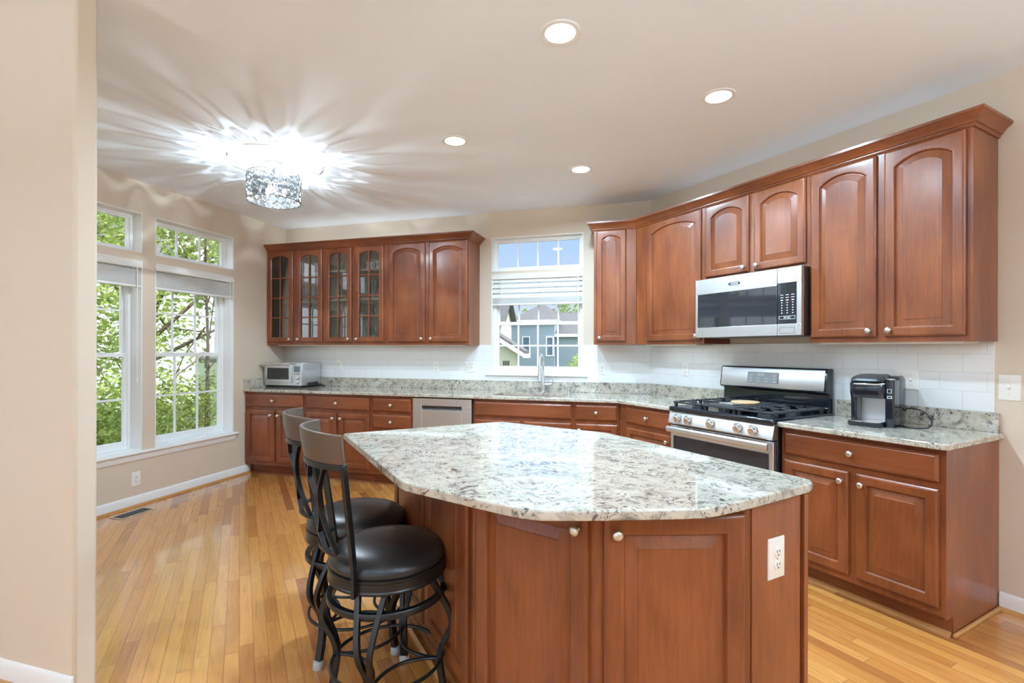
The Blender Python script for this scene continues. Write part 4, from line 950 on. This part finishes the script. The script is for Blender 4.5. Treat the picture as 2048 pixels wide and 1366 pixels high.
# ------------------------------------------------------------------ bar stools
def pol(a, rad, z): return (rad*cos(radians(a)), rad*sin(radians(a)), z)
def interp(tab, z):
    tab = sorted(tab)
    for i in range(len(tab)-1):
        (z0, r0), (z1, r1) = tab[i], tab[i+1]
        if z0 <= z <= z1:
            t = (z-z0)/(z1-z0); h = z1-z0
            m0 = (r1-tab[i-1][1])/(z1-tab[i-1][0])*h if i else r1-r0
            m1 = (tab[i+2][1]-r0)/(tab[i+2][0]-z0)*h if i+2 < len(tab) else r1-r0
            return (2*t**3-3*t*t+1)*r0+(t**3-2*t*t+t)*m0+(-2*t**3+3*t*t)*r1+(t**3-t*t)*m1
    return tab[0][1] if z < tab[0][0] else tab[-1][1]
def stool(x, y, rz, leg0, label):
    r = empty('bar_stool', (x, y, 0), rz); tag(r, label, 'bar stool', 'black and pewter bar stools at the island')
    MB().lathe([(.208, .546), (.214, .550), (.2165, .560), (.2150, .572), (.205, .588), (.185, .601), (.155, .611), (.11, .618), (.06, .6215), (.004, .6225)], 56).build('seat_cushion', M['leather'], r, ang=60)
    MB().lathe([(.19, .497), (.2165, .497), (.2195, .501), (.2195, .506), (.2170, .510), (.2170, .536), (.2195, .540), (.2195, .545), (.215, .548), (.19, .548)], 56, cap=True).build('seat_band', M['stoolmetal'], r, ang=30)
    MB().lathe([(.10, .470), (.12, .476), (.12, .496), (.09, .4965)], 32).build('swivel_plate', M['stoolmetal'], r)
    # back frame
    RZ = [(.497, .2235), (.58, .2255), (.63, .233), (.75, .252), (.85, .270), (.955, .288), (1.07, .305)]
    A0, A1 = 180-44, 180+44
    bk = empty('backrest', (0, 0, 0)); bk.parent = r
    for a in (A0, A1):
        zs = [.495+.0245*i for i in range(20)]
        MB().strap([pol(a, interp(RZ, z)+.004, z) for z in zs], [pol(a, 1, 0)]*20, .0065, .0125).build('back_post', M['stoolmetal'], bk, bevel=.0015)
    def rail(z, h, w_, nm):
        rg = []
        for i in range(25):
            a = A0+(A1-A0)*i/24; rr_ = interp(RZ, z)+.004
            rg.append([pol(a, rr_-w_, z-h), pol(a, rr_+w_, z-h), pol(a, rr_+w_, z+h), pol(a, rr_-w_, z+h)])
        MB().loft(rg).build(nm, M['stoolmetal'], bk, bevel=.001)
    rail(.633, .0045, .010, 'lower_rail'); rail(.950, .0095, .009, 'upper_rail')
    def bar(fn):
        n_ = 26; ps, os_ = [], []
        for i in range(n_):
            t = i/(n_-1); z = .636+.308*t; a = 180+fn(t); ps.append(pol(a, interp(RZ, z)+.004, z)); os_.append(pol(a, 1, 0))
        MB().strap(ps, os_, .0042, .0085).build('back_bar', M['stoolmetal'], bk, bevel=.0008)
    for s_ in (-1, 1):
        bar(lambda t: s_*(12*cos(pi*(t-.5)/.66)))
        bar(lambda t: s_*(24-10*cos(pi*(t-.5)/.80)))
    # broad curved top rail
    rg = []
    for i in range(33):
        a = A0-1+(A1-A0+2)*i/32; u_ = abs(i-16)/16; zt = 1.066-.006*u_**2; zb = .9605; rb = interp(RZ, zb)+.003; rt = interp(RZ, zt)+.003
        th = .0065
        rg.append([pol(a, rb-th, zb), pol(a, rb+th, zb), pol(a, (rb+rt)/2+th+.003, (zb+zt)/2), pol(a, rt+th, zt-.003), pol(a, rt+th-.003, zt), pol(a, rt-th+.003, zt), pol(a, rt-th, zt-.003), pol(a, (rb+rt)/2-th+.003, (zb+zt)/2)])
    MB().loft(rg).build('top_rail', M['stooltop'], bk, bevel=.001, ang=30)
    # base
    LZ = [(.0, .226), (.06, .216), (.165, .200), (.22, .215), (.30, .246), (.345, .247), (.42, .214), (.485, .150)]
    LZ2 = [(.0, .226), (.165, .200), (.225, .212), (.305, .250), (.36, .243), (.425, .212), (.49, .178)]
    MB().lathe([(.202, .415), (.220, .415), (.2225, .419), (.2225, .434), (.220, .438), (.202, .438), (.200, .434), (.200, .419), (.202, .415)], 56, cap=False).build('upper_ring', M['stoolmetal'], r, ang=50)
    for k in range(4):
        a = leg0+90*k; mb = MB(); aa = radians(a); tx, ty = -sin(aa), cos(aa)
        for s_ in (-1, 1):
            n_ = 30; ps, os_ = [], []
            for i in range(n_):
                z = .012+.478*i/(n_-1); rad = interp(LZ2, z)
                sp = 0.0065+.042*max(0, (z-.215)/.28)**1.1
                ps.append((rad*cos(aa)+tx*s_*sp, rad*sin(aa)+ty*s_*sp, z)); os_.append((cos(aa), sin(aa), 0))
            mb.strap(ps, os_, .0092, .0105)
        lg = mb.build('leg', M['stoolmetal'], r, bevel=.0018)
        MB().lathe([(.020, 0), (.0225, .004), (.0215, .026), (.0185, .034), (.015, .034)], 16, c=(interp(LZ2, .012)*cos(aa), interp(LZ2, .012)*sin(aa), 0)).build('foot_cap', M['felt'], lg)
    ft = MB(); ft.tube([pol(leg0+360*i/56, .207, .165) for i in range(56)], .0068, 8, closed=True)
    for k in range(4):
        J1, J2 = Vector(pol(leg0+90*k, .196, .165)), Vector(pol(leg0+90*k+90, .196, .165)); c_ = (J1+J2)*.05; c_.z = .165
        ft.tube([J1*(1-t)**2+c_*2*t*(1-t)+J2*t*t for t in [i/14 for i in range(15)]], .0066, 8)
    ft.build('footrest', M['stoolmetal'], r)
    return r
stool(-.980, 1.685, 47, 12-47, 'black leather bar stool nearest the camera at the island corner')
stool(-1.313, 1.983, 44, -10-44, 'black leather bar stool farther back along the island')

# ------------------------------------------------------------------ dishes behind the glass doors
def plate_stack(x, y, z, n, rad, what, dz=.0125):
    prof = [(rad*.55, 0), (rad*.58, .003), (rad*.72, .006), (rad, .017), (rad, .019), (rad*.72, .0095), (rad*.55, .006), (.002, .005)]
    base_ = None
    for i in range(n):
        if base_ is None:
            o = MB().lathe(prof, 36).build('dinner_plate', M['ceramic'], ang=50); base_ = o
        else: o = base_.copy(); COL.objects.link(o)
        o.location = (x, y, z+dz*i); tag(o, 'white dinner plate in the stack ' + what, 'plate', 'white plates ' + what)
def bowl_stack(x, y, z, n, rad, what, mt='ceramic', dz=.022):
    prof = [(rad*.45, 0), (rad*.47, .006), (rad*.72, .020), (rad*.93, .045), (rad, .062), (rad*.97, .062), (rad*.88, .044), (rad*.66, .022), (.002, .010)]
    base_ = None
    for i in range(n):
        if base_ is None: o = MB().lathe(prof, 36).build('bowl', M[mt], ang=50); base_ = o
        else: o = base_.copy(); COL.objects.link(o)
        o.location = (x, y, z+dz*i); tag(o, ('navy' if mt != 'ceramic' else 'white') + ' bowl in the stack ' + what, 'bowl', 'bowls ' + what)
GL = {'wine': [(.034, 0), (.034, .002), (.004, .006), (.0035, .075), (.012, .085), (.034, .105), (.039, .130), (.034, .175), (.0325, .175), (.037, .130), (.032, .107), (.002, .088)],
      'tumbler': [(.030, 0), (.031, .003), (.036, .115), (.0345, .115), (.029, .008), (.002, .007)],
      'tall': [(.028, 0), (.029, .003), (.034, .165), (.0325, .165), (.027, .010), (.002, .009)],
      'flute': [(.030, 0), (.030, .002), (.004, .006), (.0035, .070), (.018, .095), (.026, .150), (.024, .215), (.0228, .215), (.0248, .150), (.016, .098), (.002, .080)]}
GLM = {}
def glasses(kind, pts, z, what):
    nm = {'wine': 'wine_glass', 'tumbler': 'tumbler', 'tall': 'tall_glass', 'flute': 'champagne_flute'}[kind]
    for x, y in pts:
        if kind not in GLM: o = MB().lathe(GL[kind], 24).build(nm, M['drink'], ang=60); GLM[kind] = o
        else: o = GLM[kind].copy(); COL.objects.link(o)
        o.location = (x, YB+y, z); tag(o, 'clear ' + nm.replace('_', ' ') + ' ' + what, 'glass', nm.replace('_', ' ') + 's ' + what)
yy = YB-.155; z1, z2 = UZ0+.0185, UZ0+.0185
plate_stack(-3.985, yy, SH1[2]+.0005, 9, .115, 'on the shelf behind the first glass door')
plate_stack(-3.985, yy, z1+.075, 6, .110, 'above the white bowls in the left corner cabinet'); bowl_stack(-3.985, yy, z1, 1, .105, 'on the bottom of the left corner cabinet')
plate_stack(-3.640, yy, z1, 5, .105, 'on the bottom behind the second glass door')
glasses('wine', [(-3.73, -.09), (-3.645, -.10), (-3.56, -.09), (-3.69, -.19), (-3.60, -.19)], SH1[1]+.0005, 'on the middle shelf behind the second glass door')
glasses('wine', [(-3.93, -.09), (-3.86, -.19)], SH1[1]+.0005, 'on the middle shelf behind the first glass door')
glasses('tall', [(-3.90, -.12), (-3.97, -.16)], SH1[0]+.0005, 'on the top shelf behind the first glass door')
glasses('tumbler', [(-3.71, -.12), (-3.62, -.12), (-3.665, -.20)], SH1[0]+.0005, 'on the top shelf behind the second glass door')
glasses('tumbler', [(-3.70, -.12), (-3.61, -.12), (-3.55, -.19)], SH1[2]+.0005, 'on the lower shelf behind the second glass door')
glasses('tall', [(-3.36, -.10), (-3.28, -.10), (-3.20, -.10), (-3.33, -.19), (-3.24, -.19)], SH2[1]+.0005, 'on the middle shelf behind the third glass door')
glasses('flute', [(-3.03, -.10), (-2.955, -.10), (-2.88, -.10), (-2.99, -.19), (-2.91, -.19)], SH2[1]+.0005, 'on the middle shelf behind the fourth glass door')
glasses('tall', [(-3.32, -.12), (-3.23, -.12), (-3.28, -.21)], z2, 'on the bottom behind the third glass door')
glasses('wine', [(-3.03, -.11), (-2.95, -.11), (-2.87, -.11), (-2.98, -.20)], z2, 'on the bottom behind the fourth glass door')
bowl_stack(-3.225, yy, SH2[2]+.0005, 3, .095, 'on the lower shelf behind the third glass door')
glasses('tumbler', [(-3.36, -.16)], SH2[0]+.0005, 'on the top shelf behind the third glass door')
o = MB().lathe([(.040, 0), (.042, .004), (.052, .17), (.0505, .17), (.040, .010), (.002, .009)], 28).build('white_canister', M['ceramic']); o.location = (-3.215, YB-.15, SH2[0]+.0005); tag(o, 'tall white canister on the top shelf behind the third glass door', 'canister')
for i, xx in enumerate((-2.985, -2.865)):
    rb = empty('patterned_bowl', (xx, YB-.16, SH2[0]+.0005)); tag(rb, ('left' if i == 0 else 'right') + ' white bowl with navy pattern on the top shelf behind the fourth glass door', 'bowl', 'navy patterned bowls')
    MB().lathe([(.030, 0), (.032, .005), (.046, .03), (.056, .085), (.054, .085), (.044, .032), (.002, .010)], 32).build('bowl_body', M['ceramic'], rb, ang=50)
    pb = MB()
    for k in range(4):
        a = 270+(-46+k*30)+(8 if i else 0)
        q = [pol(a-7, .0540, .040), pol(a+5, .0540, .034), pol(a+9, .0572, .070), pol(a-4, .0572, .078)]; pb.add(q, [(0,1,2,3)])
    pb.build('painted_motif', M['blueceramic'], rb, smooth=False)
rb = empty('glass_pitcher', (-2.90, YB-.16, SH2[2]+.0005)); tag(rb, 'round clear glass pitcher on the lower shelf behind the fourth glass door', 'pitcher')
MB().lathe([(.045, 0), (.048, .004), (.068, .045), (.066, .085), (.045, .120), (.046, .150), (.0445, .150), (.043, .120), (.064, .085), (.066, .047), (.046, .009), (.002, .008)], 28).build('body', M['drink'], rb, ang=60)
MB().tube([(-.044, 0, .135), (-.085, 0, .125), (-.095, 0, .085), (-.062, 0, .05)], .0055, 8).build('handle', M['drink'], rb)

# ------------------------------------------------------------------ floor vent, ceiling disc
r = empty('floor_register', (-4.070, 2.996, .0005)); tag(r, 'long bronze slotted floor vent beside the left baseboard', 'floor vent')
f = MB(); frame_ring(f, -.070, .070, -.140, .140, .016, 0, .004); 
fm = MB()
fm.add([], [])
mb = MB(); mb.m = Matrix.Rotation(radians(-90), 4, 'X'); frame_ring(mb, -.070, .070, -.140, .140, .016, -.004, -.0005); mb.build('vent_frame', mat('tan_enamel', (.52,.43,.30), .4), r, bevel=.001)
mb = MB()
for i in range(22): yv = -.120+.0114*i; mb.box(-.054, .054, yv, yv+.0045, .0006, .0030)
mb.build('louvres', M['darkgrey'], r, smooth=False)
MB().box(-.055, .055, -.125, .125, .0, .0006).build('vent_backing', M['slot'], r, smooth=False)
r = empty('ceiling_speaker', (-1.165, 4.534, ZC)); tag(r, 'flush round white disc in the ceiling before the sink window', 'ceiling disc')
MB().lathe([(.088, 0), (.088, -.003), (.082, -.006), (.078, -.004), (.074, -.004), (.002, -.004)], 36).build('disc', M['ceil'], r, ang=20)

# ------------------------------------------------------------------ recessed lights
def can(x, y, label, group='recessed ceiling lights', power=16):
    r = empty('recessed_light', (x, y, ZC)); tag(r, label, 'ceiling light', group)
    MB().lathe([(.092, 0), (.092, -.003), (.088, -.006), (.070, -.005), (.066, -.001), (.066, 0)], 40, cap=False).build('trim_ring', M['trim'], r, ang=30)
    MB().lathe([(.067, -.0005), (.067, -.003), (.002, -.003)], 36).build('lens', M['canlens'], r)
    l = bpy.data.lights.new('lamp', 'AREA'); l.shape = 'DISK'; l.size = .13; l.energy = power; l.color = (.57, .815, 1); l.spread = radians(165)
    o = bpy.data.objects.new('lamp', l); COL.objects.link(o); o.parent = r; o.location = (0, 0, -.012)
CANP = 21
can(-.412, 2.201, 'bright recessed ceiling light nearest the camera, over the island', power=CANP)
can(.344, 2.999, 'recessed ceiling light between the island and the microwave', power=CANP)
can(-1.320, 3.143, 'recessed ceiling light over the floor behind the island', power=CANP)
can(-.566, 3.913, 'farthest recessed ceiling light, towards the sink window', power=CANP)
for i, (x, y) in enumerate(((1.5, 1.0), (-1.6, .6), (.2, .1), (-2.6, -1.4), (.0, -1.6), (2.0, -1.4), (-2.6, -3.0), (0, -3.2), (2.0, -3.0))):  # unseen fixtures added for extra light; lamps off, lenses still glow
    can(x, y, 'added unseen recessed light in the ceiling behind the camera', 'added recessed lights behind the camera', CANP*.0)

# unseen uplighters added behind the camera to brighten the ceiling
def uplighter(x, y, label, power):
    r = empty('fill_floor_lamp', (x, y, 0)); tag(r, label, 'floor lamp', 'added fill lamps behind the camera')
    MB().lathe([(.15, 0), (.15, .012), (.14, .020), (.02, .030), (.004, .030)], 32).build('base', M['nickel'], r)
    MB().tube([(0, 0, .02), (0, 0, 1.78)], .012, 12).build('pole', M['nickel'], r)
    MB().lathe([(.02, 1.76), (.10, 1.79), (.19, 1.87), (.20, 1.90), (.195, 1.90), (.185, 1.873), (.10, 1.80), (.004, 1.775)], 32).build('lamp_shade', M['nickel'], r)
    l = bpy.data.lights.new('lamp', 'AREA'); l.shape = 'DISK'; l.size = .30; l.energy = power; l.color = (.57, .815, 1)
    o = bpy.data.objects.new('lamp', l); COL.objects.link(o); o.parent = r; o.location = (0, 0, 1.88); o.rotation_euler = (pi, 0, 0)
# fill strips added behind the crown to brighten the wall and ceiling above
def strip(loc, rz, L, label, p):
    r = empty('cabinet_top_fill', loc, rz); tag(r, label, 'light strip', 'added fill strips on the wall cabinets')
    MB().box(-L/2, L/2, -.012, .012, 0, .014).build('housing', M['plastic'], r, smooth=False)
    l = bpy.data.lights.new('lamp', 'AREA'); l.shape = 'RECTANGLE'; l.size = L; l.size_y = .02; l.energy = p; l.color = (.85, .93, 1)
    o = bpy.data.objects.new('lamp', l); COL.objects.link(o); o.parent = r; o.location = (0, 0, .016); o.rotation_euler = (pi, 0, 0)
strip((-3.0, YB-.10, UZ1+.001), 0, 2.2, 'added fill light strip on top of the glass-door cabinets', 1.0)
v_ = dg(1.35, .10, UZ1+.001); strip(tuple(v_), -45, 2.0, 'added fill light strip on top of the cabinets over the microwave', .4)
def under(loc, rz, L, label, p):  # hidden fill panels added below the cabinets to brighten the tiles
    r = empty('under_cabinet_fill', loc, rz); tag(r, label, 'light strip', 'added fill lights under the wall cabinets')
    MB().box(-L/2, L/2, -.10, .10, -.010, 0).build('housing', M['plastic'], r, smooth=False)
    l = bpy.data.lights.new('lamp', 'AREA'); l.shape = 'RECTANGLE'; l.size = L; l.size_y = .20; l.energy = p; l.color = (.72, .88, 1)
    o = bpy.data.objects.new('lamp', l); COL.objects.link(o); o.parent = r; o.location = (0, 0, -.012)
under((-3.0, YB-.18, UZ0-.0005), 0, 2.2, 'added fill light under the glass-door and solid wall cabinets', .6)
v_ = dg(.50, .18, UZ0-.0005); under(tuple(v_), -45, .55, 'added fill light under the broad-door cabinet left of the microwave', .2)
v_ = dg(2.08, .18, UZ0-.0005); under(tuple(v_), -45, .70, 'added fill light under the tall wall cabinet above the coffee maker', .2)
UPP = 60
uplighter(-3.0, -1.6, 'added unseen fill uplighter behind the partition wall', UPP*1.2)
uplighter(2.3, -.2, 'added unseen fill uplighter right of the camera', UPP*2.0)
uplighter(-.3, -1.5, 'added unseen fill uplighter directly behind the camera', UPP*.5)
# ------------------------------------------------------------------ crystal drum ceiling lamp
r = empty('drum_ceiling_lamp', (-2.816, 3.139, ZC)); tag(r, 'crystal drum semi-flush ceiling lamp near the left windows', 'ceiling lamp')
MB().lathe([(.062, 0), (.064, -.006), (.060, -.020), (.052, -.024), (.008, -.024)], 32).build('canopy', M['trim'], r)
MB().tube([(0, 0, -.02), (0, 0, -.23)], .0065, 10).build('stem', M['nickel'], r)
RD, ZA, ZB_ = .189, -.098, -.300
fr_ = MB()
for z in (ZA, ZB_): fr_.tube([pol(360*i/64, RD, z) for i in range(64)], .0035, 6, closed=True)
for k in range(3): fr_.tube([(0, 0, ZA), pol(120*k+20, RD, ZA)], .003, 6)
cr = MB(); n = 20; rows = 4; dzz = (ZA-ZB_)/rows
for j in range(rows):
    for i in range(n):
        a = 360*(i+(.5 if j % 2 else 0))/n; zc = ZB_+dzz*(j+.5); ca, sa = cos(radians(a)), sin(radians(a))
        def P(u, v, o_=0): return ((RD+o_)*ca-u*sa, (RD+o_)*sa+u*ca, zc+v)
        fr_.tube([P(.0195*cos(t), .0265*sin(t)) for t in [2*pi*q/14 for q in range(14)]], .0026, 5, closed=True)
        vs = [P(0, 0, .007), P(0, 0, -.007)]+[P(.0165*cos(t), .0230*sin(t), 0) for t in [2*pi*q/8 for q in range(8)]]
        cr.add(vs, [(0, 2+q, 2+(q+1) % 8) for q in range(8)]+[(1, 2+(q+1) % 8, 2+q) for q in range(8)])
        a2 = radians(a+180/n); c2, s2_ = cos(a2), sin(a2)
        def Q(u, v, o_=0): return ((RD+o_)*c2-u*s2_, (RD+o_)*s2_+u*c2, zc+v)
        fr_.tube([Q(.0085, .0105), Q(-.0085, .0105), Q(-.0085, -.0105), Q(.0085, -.0105)], .0014, 4, closed=True)
        cr.add([Q(0, 0, .004), Q(.0075, .009), Q(-.0075, .009), Q(-.0075, -.009), Q(.0075, -.009), Q(0, 0, -.004)], [(0,1,2),(0,2,3),(0,3,4),(0,4,1),(5,2,1),(5,3,2),(5,4,3),(5,1,4)])
fr_.build('lattice_frame', mat('dark_chrome', (.22,.22,.21), .25, 1.0), r); cr.build('crystals', M['crystal'], r, smooth=False)
for k in range(3):
    p = pol(120*k+50, .075, -.215)
    MB().tube([(0, 0, -.225), (p[0]*.9, p[1]*.9, -.240), (p[0], p[1], -.232)], .006, 8).build('lamp_arm', M['nickel'], r)
    b = MB().lathe([(.008, -.030), (.010, -.020), (.017, 0), (.015, .018), (.006, .030), (.002, .032)], 16, c=p).build('bulb', M['bulb'], r)
    l = bpy.data.lights.new('bulb_light', 'POINT'); l.energy = 19; l.color = (.70, .87, 1); l.shadow_soft_size = .006
    o = bpy.data.objects.new('bulb_light', l); COL.objects.link(o); o.parent = r; o.location = (p[0]*.6, p[1]*.6, -.225)
